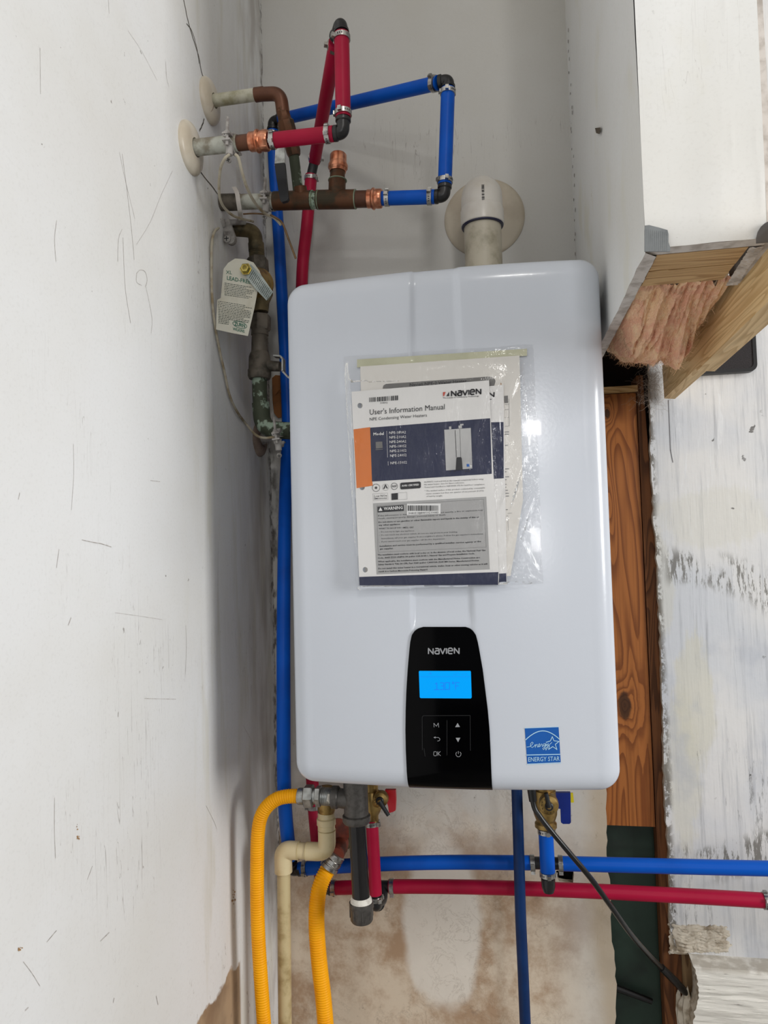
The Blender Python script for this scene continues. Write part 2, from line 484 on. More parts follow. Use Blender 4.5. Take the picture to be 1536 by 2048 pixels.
M['brown_card'] = plain('brown_card', (126, 78, 34), 0.8, rgb2=(92, 56, 26), scale=18)
M['cord'] = plain('black_rubber', (17, 17, 18), 0.30, var=0.2)
M['duct'] = plain('duct_tape', (136, 140, 142), 0.38, 0.5, rgb2=(112, 116, 118), scale=30)
M['duct_dark'] = plain('dark_grey_tape', (96, 94, 94), 0.45, 0.35, rgb2=(76, 74, 74), scale=30)  # darker grey tape for the lower right corner of the chase
M['mesh_black'] = plain('speaker_cloth', (26, 22, 24), 0.75, rgb2=(48, 42, 46), scale=700, bump=0.5)
M['mesh_frame'] = plain('black_frame', (14, 13, 14), 0.4, var=0.1)
M['scuff'] = plain('grey_scuff', (196, 191, 187), 0.6, rgb2=(158, 150, 144), scale=200)
M['rust_stain'] = plain('rust_stain', (178, 140, 96), 0.7, rgb2=(130, 100, 70), scale=160)
M['grime'] = plain('brown_grime', (92, 80, 64), 0.8, rgb2=(60, 50, 38), scale=90)
M['rust'] = plain('rust_disc', (120, 50, 30), 0.6, 0.2, rgb2=(84, 36, 24), scale=60)


def m_insulation():
    n = NT('pink_fibreglass')
    o = n.pos()
    f = n.noise(n.map(o, (1, 0.5, 1)), 34, 6, 0.65, 1.2)
    f2 = n.noise(n.map(o, (1, 0.3, 1)), 240, 3, 0.7)
    col = n.mix(n.step(f, 0.36, 0.62), lin((252, 214, 172)), lin((238, 180, 150)))
    col = n.mix(n.math('MULTIPLY', n.step(f2, 0.45, 0.7), 0.35), col, lin((250, 222, 186)))
    col = n.mix(n.math('MULTIPLY', n.step(n.noise(o, 16, 3), 0.60, 0.74), 0.45), col, lin((160, 112, 96)))
    n.bump(n.math('ADD', f, n.math('MULTIPLY', f2, 0.6)), 1.0, 0.006)
    return n.fin(col, 0.95, 0, 0.05)


M['insulation'] = m_insulation()
M['fibre'] = plain('loose_fibre', (236, 196, 156), 0.9, rgb2=(196, 156, 126), scale=20, spec=0.1)
M['dust'] = plain('grey_dust_web', (168, 152, 138), 0.95, rgb2=(130, 114, 102), scale=30, spec=0.1)


# ------------------------------------------------------------------ mesh helpers
WL = {}


def frame(axis):
    a = axis.normalized()
    t = V((0, 0, 1)) if abs(a.z) < 0.9 else V((1, 0, 0))
    u = a.cross(t).normalized()
    return u, a.cross(u).normalized(), a


def spline(pts, k=8):
    pts = [V(p) for p in pts]
    if len(pts) < 3:
        return pts
    out = []
    e = [pts[0] * 2 - pts[1]] + pts + [pts[-1] * 2 - pts[-2]]
    for i in range(1, len(e) - 2):
        p0, p1, p2, p3 = e[i - 1], e[i], e[i + 1], e[i + 2]
        for j in range(k):
            t = j / k
            out.append(0.5 * ((2 * p1) + (p2 - p0) * t + (2 * p0 - 5 * p1 + 4 * p2 - p3) * t * t + (3 * p1 - p0 - 3 * p2 + p3) * t ** 3))
    out.append(pts[-1])
    return out


def fillet(pts, R, k=8):
    pts = [V(p) for p in pts]
    out = [pts[0]]
    for i in range(1, len(pts) - 1):
        a, b, c = pts[i - 1], pts[i], pts[i + 1]
        d1, d2 = (a - b), (c - b)
        r = min(R, d1.length * 0.49, d2.length * 0.49)
        s, e = b + d1.normalized() * r, b + d2.normalized() * r
        for j in range(k + 1):
            t = j / k
            out.append(s * (1 - t) ** 2 + b * 2 * t * (1 - t) + e * t * t)
    out.append(pts[-1])
    return out


_TX = {}


def text_data(body, bold=0.0, res=2):
    key = (body, bold, res)
    if key not in _TX:
        c = bpy.data.curves.new('t', 'FONT')
        c.body = body
        c.size = 1
        c.resolution_u = res
        c.offset = bold
        c.fill_mode = 'FRONT'
        o = bpy.data.objects.new('t', c)
        me = bpy.data.meshes.new_from_object(o)
        vs = [(v.co.x, v.co.y) for v in me.vertices]
        fs = [tuple(p.vertices) for p in me.polygons]
        bpy.data.objects.remove(o)
        bpy.data.curves.remove(c)
        bpy.data.meshes.remove(me)
        xs = [v[0] for v in vs] or [0, 1]
        _TX[key] = (vs, fs, min(xs), max(xs))
    return _TX[key]


class MB:
    def __init__(s):
        s.v, s.f, s.mi = [], [], []
        s.slot = 0

    def add(s, vs, fs):
        b = len(s.v)
        s.v += [V(v) for v in vs]
        s.f += [tuple(i + b for i in f) for f in fs]
        s.mi += [s.slot] * len(fs)
        return s

    def box(s, c, hx, hy, hz):
        c, hx, hy, hz = V(c), V(hx), V(hy), V(hz)
        vs = [c + hx * i + hy * j + hz * k for i in (-1, 1) for j in (-1, 1) for k in (-1, 1)]
        return s.add(vs, [(0, 1, 3, 2), (4, 6, 7, 5), (0, 4, 5, 1), (2, 3, 7, 6), (0, 2, 6, 4), (1, 5, 7, 3)])

    def abox(s, lo, hi):
        lo, hi = V(lo), V(hi)
        c, h = (lo + hi) / 2, (hi - lo) / 2
        return s.box(c, (h.x, 0, 0), (0, h.y, 0), (0, 0, h.z))

    def tube(s, path, r, n=18, caps=True, closed=False):
        path = [V(p) for p in path]
        m = len(path)
        rs = r if isinstance(r, (list, tuple)) else [r] * m
        u = None
        vs = []
        for i in range(m):
            a = path[(i + 1) % m] - path[i - 1] if (closed or 0 < i < m - 1) else (path[1] - path[0] if i == 0 else path[-1] - path[-2])
            a.normalize()
            if u is None:
                u, _, _ = frame(a)
            u = (u - a * u.dot(a)).normalized()
            w_ = a.cross(u)
            for k in range(n):
                t = 2 * math.pi * k / n
                vs.append(path[i] + (u * math.cos(t) + w_ * math.sin(t)) * rs[i])
        fs = []
        for i in range(m if closed else m - 1):
            j = (i + 1) % m
            for k in range(n):
                l = (k + 1) % n
                fs.append((i * n + k, i * n + l, j * n + l, j * n + k))
        if caps and not closed:
            fs.append(tuple(range(n - 1, -1, -1)))
            fs.append(tuple((m - 1) * n + k for k in range(n)))
        return s.add(vs, fs)

    def lathe(s, o, axis, prof, n=24):
        o, a = V(o), V(axis).normalized()
        u, w_, _ = frame(a)
        vs, fs = [], []
        for (d, r) in prof:
            for k in range(n):
                t = 2 * math.pi * k / n
                vs.append(o + a * d + (u * math.cos(t) + w_ * math.sin(t)) * r)
        for i in range(len(prof) - 1):
            for k in range(n):
                l = (k + 1) % n
                fs.append((i * n + k, i * n + l, (i + 1) * n + l, (i + 1) * n + k))
        fs.append(tuple(range(n - 1, -1, -1)))
        fs.append(tuple((len(prof) - 1) * n + k for k in range(n)))
        return s.add(vs, fs)

    def prism(s, poly, off):
        poly = [V(p) for p in poly]
        off = V(off)
        n = len(poly)
        tris = tessellate_polygon([poly])
        vs = poly + [p + off for p in poly]
        fs = [tuple(t) for t in tris] + [tuple(i + n for i in reversed(t)) for t in tris]
        fs += [(i, (i + 1) % n, (i + 1) % n + n, i + n) for i in range(n)]
        return s.add(vs, fs)

    def slab(s, loops, off, rim_slot=None):
        """A flat sheet with holes: loops[0] is the outline, the others are holes; OFF is the thickness vector."""
        loops = [[V(p) for p in l] for l in loops]
        off = V(off)
        flat = [p for l in loops for p in l]
        n = len(flat)
        tris = tessellate_polygon(loops)
        base = s.slot
        s.add(flat + [p + off for p in flat], [tuple(t) for t in tris] + [tuple(i + n for i in reversed(t)) for t in tris])
        if rim_slot is not None:
            s.slot = rim_slot
        for l in loops:
            m = len(l)
            s.add(l + [p + off for p in l], [(i, (i + 1) % m, (i + 1) % m + m, i + m) for i in range(m)])
        s.slot = base
        return s

    def grid(s, fn, nu, nv):
        vs = [fn(i / nu, j / nv) for j in range(nv + 1) for i in range(nu + 1)]
        w_ = nu + 1
        return s.add(vs, [(j * w_ + i, j * w_ + i + 1, (j + 1) * w_ + i + 1, (j + 1) * w_ + i) for j in range(nv) for i in range(nu)])

    def stroke(s, pts, wd, nrm):
        pts = [V(p) for p in pts]
        nrm = V(nrm).normalized()
        for a, b in zip(pts, pts[1:]):
            d = b - a
            if d.length < 1e-7:
                continue
            t = d.normalized().cross(nrm) * (wd / 2)
            s.add([a - t, a + t, b + t, b - t], [(0, 1, 2, 3)])
        for p in pts[1:-1]:
            u, w_, _ = frame(nrm)
            s.add([p + (u * math.cos(k * math.pi / 4) + w_ * math.sin(k * math.pi / 4)) * wd / 2 for k in range(8)], [tuple(range(8))])
        return s

    def disc(s, c, nrm, r, n=20, r2=None):
        u, w_, a = frame(V(nrm))
        c = V(c)
        if r2 is None:
            return s.add([c + (u * math.cos(2 * math.pi * k / n) + w_ * math.sin(2 * math.pi * k / n)) * r for k in range(n)], [tuple(range(n))])
        vs = [c + (u * math.cos(2 * math.pi * k / n) + w_ * math.sin(2 * math.pi * k / n)) * q for q in (r, r2) for k in range(n)]
        return s.add(vs, [(k, (k + 1) % n, n + (k + 1) % n, n + k) for k in range(n)])

    def text(s, body, p0, p1, up, bold=0.0, res=2):
        """Flat lettering from baseline point p0 to p1; UP is the vector of one capital's height."""
        vs, fs, x0, x1 = text_data(body, bold, res)
        p0, p1, up = V(p0), V(p1), V(up) / 0.70
        ex = (p1 - p0) / max(x1 - x0, 1e-6)
        return s.add([p0 + ex * (x - x0) + up * y for x, y in vs], fs)

    def build(s, name, mat, parent=None, smooth=True, angle=38, loc=None):
        me = bpy.data.meshes.new(name)
        if parent is None:
            if loc is None:
                xs = [v.x for v in s.v]
                ys = [v.y for v in s.v]
                zs = [v.z for v in s.v]
                loc = V(((min(xs) + max(xs)) / 2, (min(ys) + max(ys)) / 2, min(zs)))
            org = V(loc)
        else:
            org = WL[parent]
        me.from_pydata([v - org for v in s.v], [], s.f)
        mats = mat if isinstance(mat, (list, tuple)) else [mat]
        for m in mats:
            me.materials.append(M[m])
        if len(mats) > 1:
            me.polygons.foreach_set('material_index', s.mi)
        if smooth:
            me.polygons.foreach_set('use_smooth', [True] * len(me.polygons))
            me.set_sharp_from_angle(angle=math.radians(angle))
        me.update()
        o = bpy.data.objects.new(name, me)
        COL.objects.link(o)
        if parent is None:
            o.location = org
        else:
            o.parent = parent
        WL[o] = org
        return o


def thing(name, loc, label, cat, group=None):
    o = bpy.data.objects.new(name, None)
    o.empty_display_size = 0.02
    COL.objects.link(o)
    o.location = V(loc)
    WL[o] = V(loc)
    return tag(o, label, cat, group)


def tag(o, label=None, cat=None, group=None, kind=None):
    for k, v in (('label', label), ('category', cat), ('group', group), ('kind', kind)):
        if v:
            o[k] = v
    return o


def line(a, b, n):
    return [V(a).lerp(V(b), i / n) for i in range(n + 1)]


def ragged(pts, amp, step=0.012):
    out = []
    for a, b in zip(pts, pts[1:]):
        a, b = V(a), V(b)
        n = max(1, int((b - a).length / step))
        for i in range(n):
            p = a.lerp(b, i / n)
            q = p + V((random.uniform(-amp, amp), 0, random.uniform(-amp, amp) * 0.5)) if i else p
            out.append(q)
    out.append(V(pts[-1]))
    return out


# ================================================================== SETTING
WY = 0.37                                   # plane of the drywall


def lx(z):                                  # the left wall leans a little
    return -0.3605 - 0.008 * (z / 2.45)


mb = MB()
mb.abox((-2.5, -6, -0.1), (5, 1.0, 0))
tag(mb.build('floor', 'concrete', smooth=False), kind='structure')
mb = MB()
mb.abox((-2.5, -6, 3.20), (5, 1.0, 3.3))
tag(mb.build('ceiling', 'ceiling', smooth=False), kind='structure')

# left wall (one drywall sheet), with the crack as a thin gap-dark strip
mb = MB()
zt = 3.2
mb.add([(lx(0), WY + 0.012, 0), (lx(0), -2.6, 0), (lx(zt), -2.6, zt), (lx(zt), WY + 0.012, zt),
        (lx(0) - 0.1, WY + 0.012, 0), (lx(0) - 0.1, -2.6, 0), (lx(zt) - 0.1, -2.6, zt), (lx(zt) - 0.1, WY + 0.012, zt)],
       [(0, 1, 2, 3), (4, 7, 6, 5), (0, 4, 5, 1), (1, 5, 6, 2), (2, 6, 7, 3), (3, 7, 4, 0)])
wall_left = tag(mb.build('wall_left', 'wall_left', smooth=False), kind='structure')


def on_left(x, y, out=0.0005):
    X = -0.366
    for _ in range(4):
        p = PX(x, y, X)
        X = lx(p.z) + out
    return PX(x, y, X)


mb = MB()
for pts, wd in (([(368, 0), (376, 40), (386, 75), (397, 110), (405, 150), (413, 158)], 0.0022), ([(374, 48), (384, 62), (393, 92), (399, 128)], 0.0016),
                ([(409, 238), (404, 252), (399, 262)], 0.0022), ([(400, 342), (412, 358), (424, 372), (434, 386)], 0.0022), ([(434, 386), (446, 400), (452, 410)], 0.0014)):
    q = [on_left(*p) for p in pts]
    q = spline(q, 4)
    q = [p + V((0, random.uniform(-0.0012, 0.0012), 0)) for p in q]
    mb.stroke(q, wd, (1, 0, 0))
mb.build('crack', 'grey_bronze', wall_left, smooth=False)

sc4 = lambda q: [(x / 2.926, y / 2.926) for x, y in q]
sc5 = lambda q: [(x / 2.56, 700 + y / 2.56) for x, y in q]
sc6 = lambda q: [(x / 2.56, 1400 + y / 2.56) for x, y in q]
mb = MB()
for q, wd in ((sc4([(700, 890), (735, 1060), (790, 1280)]), 0.0005), (sc4([(716, 900), (752, 1180), (776, 1400), (786, 1520)]), 0.0006), (sc4([(720, 1390), (725, 1520), (735, 1700), (765, 1890)]), 0.0006),
              (sc4([(690, 1530), (694, 1400), (716, 1340)]), 0.0005), (sc4([(855, 1680), (890, 1860), (885, 1950)]), 0.0005), (sc4([(1010, 1000), (940, 1150), (880, 1300), (800, 1430)]), 0.0004),
              (sc4([(750, 180), (830, 300), (920, 470)]), 0.0004), (sc4([(235, 280), (238, 550)]), 0.0004), (sc4([(332, 1290), (320, 1400), (328, 1530)]), 0.0005), (sc4([(635, 0), (640, 80)]), 0.0005),
              (sc4([(800, 1600), (820, 1580), (850, 1590), (862, 1640), (850, 1680)]), 0.0007), (sc4([(800, 1600), (800, 1650), (830, 1670)]), 0.0005), (sc4([(970, 360), (975, 450), (990, 510)]), 0.0006),
              (sc5([(420, 972), (480, 985), (520, 992), (570, 1008)]), 0.0009), (sc5([(376, 480), (378, 640), (366, 820)]), 0.0004), (sc5([(95, 765), (102, 730)]), 0.0006), (sc5([(770, 668), (820, 674)]), 0.0007),
              (sc5([(590, 1345), (700, 1360), (830, 1380)]), 0.0004), (sc5([(350, 1410), (365, 1370)]), 0.001), (sc5([(290, 1115), (303, 1020)]), 0.0006), (sc5([(952, 1410), (955, 1520), (950, 1660)]), 0.0005),
              (sc5([(1118, 980), (1116, 1200), (1118, 1460)]), 0.0005), (sc5([(740, 1784), (900, 1788)]), 0.0006),
              (sc6([(280, 500), (279, 660), (285, 810)]), 0.0005), (sc6([(240, 1240), (290, 1180)]), 0.0008), (sc6([(515, 1235), (560, 1190)]), 0.0012), (sc6([(580, 1550), (586, 1525)]), 0.0014),
              (sc6([(800, 1515), (810, 1560)]), 0.0012), (sc6([(130, 1590), (146, 1574)]), 0.0012), (sc6([(120, 1340), (165, 1400), (205, 1465)]), 0.0005), (sc6([(448, 920), (474, 850)]), 0.0006),
              (sc6([(1055, 540), (1095, 620), (1110, 660)]), 0.0005), (sc6([(1245, 130), (1300, 230)]), 0.0005), (sc6([(605, 86), (607, 60)]), 0.0009)):
    mb.stroke(spline([on_left(*p, 0.0004) for p in q], 3), wd, (1, 0, 0))
tag(mb.build('scratches', 'scuff', wall_left, smooth=False), kind='stuff')
mb = MB()
for q in (sc6([(386, 628), (396, 640), (412, 668), (410, 700), (402, 722), (396, 690), (392, 660)]), sc6([(92, 1268), (112, 1260), (122, 1272), (112, 1286), (94, 1290)]), sc6([(1186, 985), (1200, 966), (1216, 985), (1214, 1030), (1200, 1054), (1186, 1030)])):
    cx, cy = sum(p[0] for p in q) / len(q), sum(p[1] for p in q) / len(q)
    hx, hy = max(abs(p[0] - cx) for p in q), max(abs(p[1] - cy) for p in q)
    for k in range(9):
        ox, oy, rr = cx + random.uniform(-0.7, 0.7) * hx, cy + random.uniform(-0.8, 0.8) * hy, random.uniform(0.12, 0.35) * hx
        p_ = [on_left(ox + rr * math.cos(j * 0.7) * random.uniform(0.6, 1.1), oy + rr * 1.6 * math.sin(j * 0.7) * random.uniform(0.6, 1.1), 0.0005) for j in range(9)]
        mb.add(p_, [tuple(range(len(p_)))])
tag(mb.build('rust_spots', 'rust_stain', wall_left, smooth=False), kind='stuff')

# back wall, left sheet: torn right edge and two real holes
edge = ragged([P(1190, 700, WY), P(1200, 1000, WY), P(1205, 1400, WY), P(1213, 1600, WY), P(1214, 1650, WY), P(1213, 1710, WY), P(1222, 1790, WY), P(1222, 1850, WY), P(1229, 1920, WY), P(1233, 1985, WY), P(1230, 2048, WY), P(1233, 2200, WY)], 0.0016)
edge += [V((edge[-1].x, WY, 0.0))]
outer = [V((-0.40, WY, 0)), V((-0.40, WY, 3.2)), V((0.30, WY, 3.2)), V((0.30, WY, 1.78)), V((0.236, WY, 1.76))] + edge
hole1 = [P(x, y, WY) for x, y in ((1112, 1742), (1112, 1752), (1118, 1762), (1128, 1764), (1146, 1766), (1148, 1748), (1146, 1740), (1128, 1738))]
hole2 = [P(x, y, WY) for x, y in ((676, 1655), (672, 1690), (680, 1700), (698, 1698), (702, 1672), (698, 1652), (686, 1648))]
mb = MB()
mb.slab([outer, hole1, hole2], (0, 0.0127, 0), 1)
wall_back = tag(mb.build('wall_back', ['wall_back', 'gypsum'], smooth=False), kind='structure')
mb = MB()
for h in (hole1, hole2):
    c = sum(h, V((0, 0, 0))) / len(h)
    mb.abox((c.x - 0.035, WY + 0.03, c.z - 0.035), (c.x + 0.035, WY + 0.034, c.z + 0.035))
mb.build('hole_backing', 'hole', wall_back, smooth=False)

# back wall, right sheet: whitewashed, ragged left edge
redge = [P(1298, 700, WY), P(1299, 800, WY), P(1303, 960, WY), P(1309, 1060, WY), P(1316, 1160, WY), P(1322, 1300, WY), P(1326, 1450, WY), P(1330, 1600, WY), P(1336, 1690, WY), P(1339, 1820, WY), P(1341, 1862, WY)]
redge = ragged(redge, 0.0018)
redge += [P(x, y, WY) for x, y in ((1347, 1880), (1353, 1898), (1362, 1904), (1374, 1902), (1380, 1912), (1386, 1930), (1388, 1960), (1389, 1990), (1391, 2020), (1402, 2042))] + [V((0.385, WY, 0.0))]
mb = MB()
mb.slab([[V((0.322, WY, 3.2))] + redge + [V((2.2, WY, 0)), V((2.2, WY, 3.2))]], (0, 0.0127, 0), 1)
wall_right = tag(mb.build('wall_right', ['wall_right', 'gypsum'], smooth=False), kind='structure')
mb = MB()
mb.stroke([P(1337, 800, WY - 0.0005), P(1341, 900, WY - 0.0005), P(1346, 925, WY - 0.0005)], 0.0012, (0, -1, 0))
mb.build('seam', 'ink_grey', wall_right, smooth=False)


# crumbling plaster patch above the ledge
def patch(u, v):
    x = 1339 + 127 * u
    y = 1846 + 64 * v
    e = min(u, 1 - u, v, 1 - v) * 5
    p = P(x + 7 * mnoise.noise(V((u * 3, v * 9, 2))), y + 5 * mnoise.noise(V((u * 5, v * 3, 7))), WY)
    rim_ = 0.22 + 0.28 * mnoise.noise(V((u * 7, v * 5, 21))) + 0.16 * mnoise.noise(V((u * 22, v * 16, 5)))
    if e / 5 < max(0.015, rim_ * 0.32):
        p.y += 0.002
        return p
    p.y -= min(1, e) * (0.002 + 0.006 * abs(mnoise.noise(V((u * 4, v * 11, 0)))) + 0.002 * mnoise.noise(V((u * 30, v * 60, 0))))
    return p


mb = MB()
mb.grid(patch, 60, 44)
mb.build('torn_plaster', 'gypsum', wall_right)


# white painted ledge with rough horizontal grain
def ledge_front(u, v):
    z = -0.388 - 0.105 * v
    x = 0.362 + 0.006 * math.sin(v * 5) + 0.004 * mnoise.noise(V((0, v * 14, 3))) * (1 - u) + 0.25 * u
    yb = 0.334 + 0.0014 * mnoise.noise(V((u * 3, v * 26, 1))) + 0.0012 * mnoise.noise(V((u * 9, v * 60, 5))) + 0.0030 * max(0, mnoise.noise(V((u * 5, v * 9, 8))) - 0.1)
    if v < 0.06:
        yb += (0.06 - v) * 0.06
    return V((x, yb, z + ZB))


mb = MB()
NU, NV = 70, 60
mb.grid(ledge_front, NU, NV)
top = [ledge_front(i / NU, 0) for i in range(NU + 1)]
for i in range(NU):
    a, b = top[i], top[i + 1]
    mb.add([a, b, V((b.x, WY, b.z + 0.004)), V((a.x, WY, a.z + 0.004))], [(0, 1, 2, 3)])
lf = [ledge_front(0, j / NV) for j in range(NV + 1)]
mb.slot = 1
for i in range(NV):
    a, b = lf[i], lf[i + 1]
    mb.add([a, b, V((b.x, WY, b.z)), V((a.x, WY, a.z))], [(0, 3, 2, 1)])
bt = [ledge_front(i / NU, 1) for i in range(NU + 1)]
for i in range(NU):
    a, b = bt[i], bt[i + 1]
    mb.add([a, b, V((b.x, WY, b.z)), V((a.x, WY, a.z))], [(0, 1, 2, 3)])


def m_ledge():
    n = NT('ledge_paint')
    p = n.pos()
    g = n.noise(n.map(p, (3, 3, 60)), 1.6, 5, 0.7)
    col = n.mix(n.step(g, 0.42, 0.72), lin((226, 223, 215)), lin((200, 196, 188)))
    k = n.noise(n.map(p, (6, 6, 90)), 2.2, 4, 0.7)
    col = n.mix(n.math('MULTIPLY', n.step(k, 0.66, 0.72), 0.75), col, lin((110, 104, 98)))
    s = n.sep(p)
    tp = n.math('MULTIPLY', n.step(s[2], ZB - 0.398, ZB - 0.388), n.step(n.noise(p, 50, 5), 0.35, 0.6))
    col = n.mix(n.math('MULTIPLY', tp, 0.6), col, lin((158, 150, 136)))
    n.bump(n.math('ADD', g, k), 0.5, 0.003)
    return n.fin(col, 0.6, 0, 0.3)


M['ledge'] = m_ledge()
tag(mb.build('trim_1', ['ledge', 'gypsum']), kind='structure')

# the gap between the sheets: studs, plank, green board inside the wall
cav = thing('wall_cavity', (0.28, 0.42, 0.0), None, None)
cav['kind'] = 'structure'
mb = MB()
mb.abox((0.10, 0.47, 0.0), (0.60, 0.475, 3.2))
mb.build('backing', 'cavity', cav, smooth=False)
a, b = P(1207, 786, 0.386), P(1310, 1653, 0.386)


def plank_box(x0, x1, z0, z1, y0, y1):
    m_ = MB()
    m_.abox((x0, y0, z0), (x1, y1, z1))
    return m_


z0 = P(1262, 1652, 0.386).z
z1 = P(1262, 786, 0.386).z
o = plank_box(0.2235, 0.3195, z0, z1, 0.386, 0.405).build('plank', 'plank', cav, smooth=False)
o['label'] = 'orange knotty pine plank'
o = plank_box(0.222, 0.322, z1 + 0.0015, z1 + 0.0125, 0.380, 0.42).build('plank', 'pine_x', cav, smooth=False)
o['label'] = 'thin pale ledge strip over the plank'
mb = MB()
mb.prism([V((0.321, 0.383, 0)), V((0.321, 0.383, 1.72)), V((0.332, 0.383, 1.72)), V((0.352, 0.383, 1.0)), V((0.352, 0.383, 0))], (0, 0.06, 0))
o = mb.build('stud', 'stud', cav, smooth=False)
o['label'] = 'dark brown stud'
o = plank_box(0.353, 0.372, 0, ZB - 0.375, 0.386, 0.42).build('stud', 'pale_board', cav, smooth=False)
o['label'] = 'pale splintered board beside the ledge'
o = plank_box(0.215, 0.3205, 0, z0 - 0.002, 0.412, 0.43).build('board', 'green', cav, smooth=False)
o['label'] = 'dark green painted board'

# torn paper sticking out under the cord end
mb = MB()
for k in range(3):
    x, y = 1352 + k * 8, 1990 + (k % 2) * 14
    q = [P(x + dx + random.uniform(-3, 3), y + dy, 0.372 - 0.004 * k) for dx, dy in ((0, 0), (7, -18), (12, 5), (14, 60), (2, 62), (-3, 30))]
    mb.prism(q, (0, 0.001, 0))
mb.build('torn_paper', 'gypsum', cav, smooth=False)

# ------------------------------------------------------------------ boxed-in chase, upper right
CZ = ZB + 0.605
chase = thing('wall_chase', (0.29, 0.0, CZ), None, None)
chase['kind'] = 'structure'


def chx(y):
    return 0.230 - 0.0083 * (y + 0.235) / 0.605


def sstep0(a, b, x):
    t = max(0.0, min(1.0, (x - a) / (b - a)))
    return t * t * (3 - 2 * t)


def face_grid(p00, p10, p01, p11, nu, nv, fn):
    return lambda u, v: (p00.lerp(p10, u)).lerp(p01.lerp(p11, u), v) + fn(u, v)


mb = MB()
dz = V((0, 0, 3.2 - CZ))


def wob(u, v):
    e = 1 if 0.02 < v else 0.3
    return V((0.0016 * mnoise.noise(V((u * 5, v * 9, 0))), 0, 0.0025 * mnoise.noise(V((u * 22, 3, 1))) * (v == 0)))


a0, a1 = V((chx(-0.235), -0.235, CZ)), V((chx(WY), WY, CZ))
mb.grid(face_grid(a1, a0, a1 + dz, a0 + dz + V((0.002, 0, 0)), 40, 40, wob), 40, 40)
i0, i1 = a0 + V((0.0127, 0.0127, 0)), a1 + V((0.0127, 0, 0))
mb.add([i1, i0, i1 + dz, i0 + dz], [(0, 2, 3, 1)])
mb.slot = 1
for k in range(40):
    p, q = a1.lerp(a0, k / 40) + wob(k / 40, 0), a1.lerp(a0, (k + 1) / 40) + wob((k + 1) / 40, 0)
    r, s_ = i1.lerp(i0, k / 40), i1.lerp(i0, (k + 1) / 40)
    j = V((0.0012 * mnoise.noise(V((k * 0.7, 0, 0))), 0, 0))
    mb.add([p, q, s_ + j, r + j], [(0, 1, 2, 3)])
mb.build('side_panel', ['chase', 'dry_edge'], chase)

mb = MB()
b0, b1 = V((chx(-0.235) + 0.0006, -0.235, CZ + 0.004)), V((0.3435, -0.235, CZ + 0.004))


def wob2(u, v):
    return V((0, -0.0016 * mnoise.noise(V((u * 2.5, v * 5, 4))) - 0.0006 * max(0, mnoise.noise(V((u * 12, v * 40, 9))) - 0.3) * 4 * sstep0(0.45, 0.8, u), 0))


dzr = dz + V((0.011, 0, 0))
mb.grid(face_grid(b0, b1, b0 + dz, b1 + dzr, 60, 90, wob2), 60, 90)
mb.slot = 1
mb.add([b0, b1, b1 + V((0, 0.0127, -0.002)), b0 + V((0, 0.0127, -0.002))], [(0, 3, 2, 1)])
mb.add([b1, b1 + V((0, 0.0127, 0)), b1 + dzr + V((0, 0.0127, 0)), b1 + dzr], [(0, 1, 2, 3)])
mb.build('front_panel', ['chase', 'dry_edge'], chase)

mb = MB()
r0, r1 = V((0.331, -0.2215, CZ + 0.002)), V((0.338, -0.112, CZ + 0.002))


def rag(u, v):
    x = r0.x + (r1.x - r0.x) * v + u * 0.0127 + 0.0015 * mnoise.noise(V((v * 30, u, 2)))
    return V((x, r0.y + (r1.y - r0.y) * v, CZ + 0.001 + 0.0012 * mnoise.noise(V((u * 3, v * 40, 0)))))


mb.grid(rag, 4, 60)
mb.slot = 0
mb.abox((0.3437, -0.2223, CZ + 0.004), (0.3550, -0.108, 3.2))
mb.abox((0.3460, -0.108, CZ + 0.03), (0.3550, WY, 3.2))
mb.build('end_panel', 'dry_edge', chase, smooth=False)
for (y0, y1) in ((-0.2200, -0.1770), (-0.1735, -0.1290)):
    m_ = MB()
    m_.abox((0.2440, y0, CZ + 0.0015 + random.uniform(0, 0.002)), (0.3305, y1, CZ + 0.040))
    m_.build('plank', 'pine_x', chase, smooth=False)

mb = MB()
for q in ([(1190, 256), (1200, 255), (1200, 262), (1198, 268), (1192, 266)],):
    mb.prism([PX(x, y, chx(0.12) - 0.0016) for x, y in q], (0.0004, 0, 0))
for k in range(22):
    y = 60 + 21 * k + random.uniform(-8, 8)
    x = 1134 + y * 0.033 + random.uniform(-1.5, 3)
    q = PX(x, y, chx(0.33) - 0.0014)
    mb.prism([q + V((0, 0.004 * random.random(), 0.003)), q + V((0, 0.006, 0)), q + V((0, 0.002, -0.004 * random.random() - 0.001)), q + V((0, -0.002, 0))], (0.0003, 0, 0))
tag(mb.build('paint_chips', 'grime', chase, smooth=False), kind='stuff')

# insulation batt bulging out of the chase
ins = thing('insulation_batt', (0.29, 0.12, CZ), 'pink fibreglass insulation bulging out of the open underside of the white boxed chase', 'insulation')


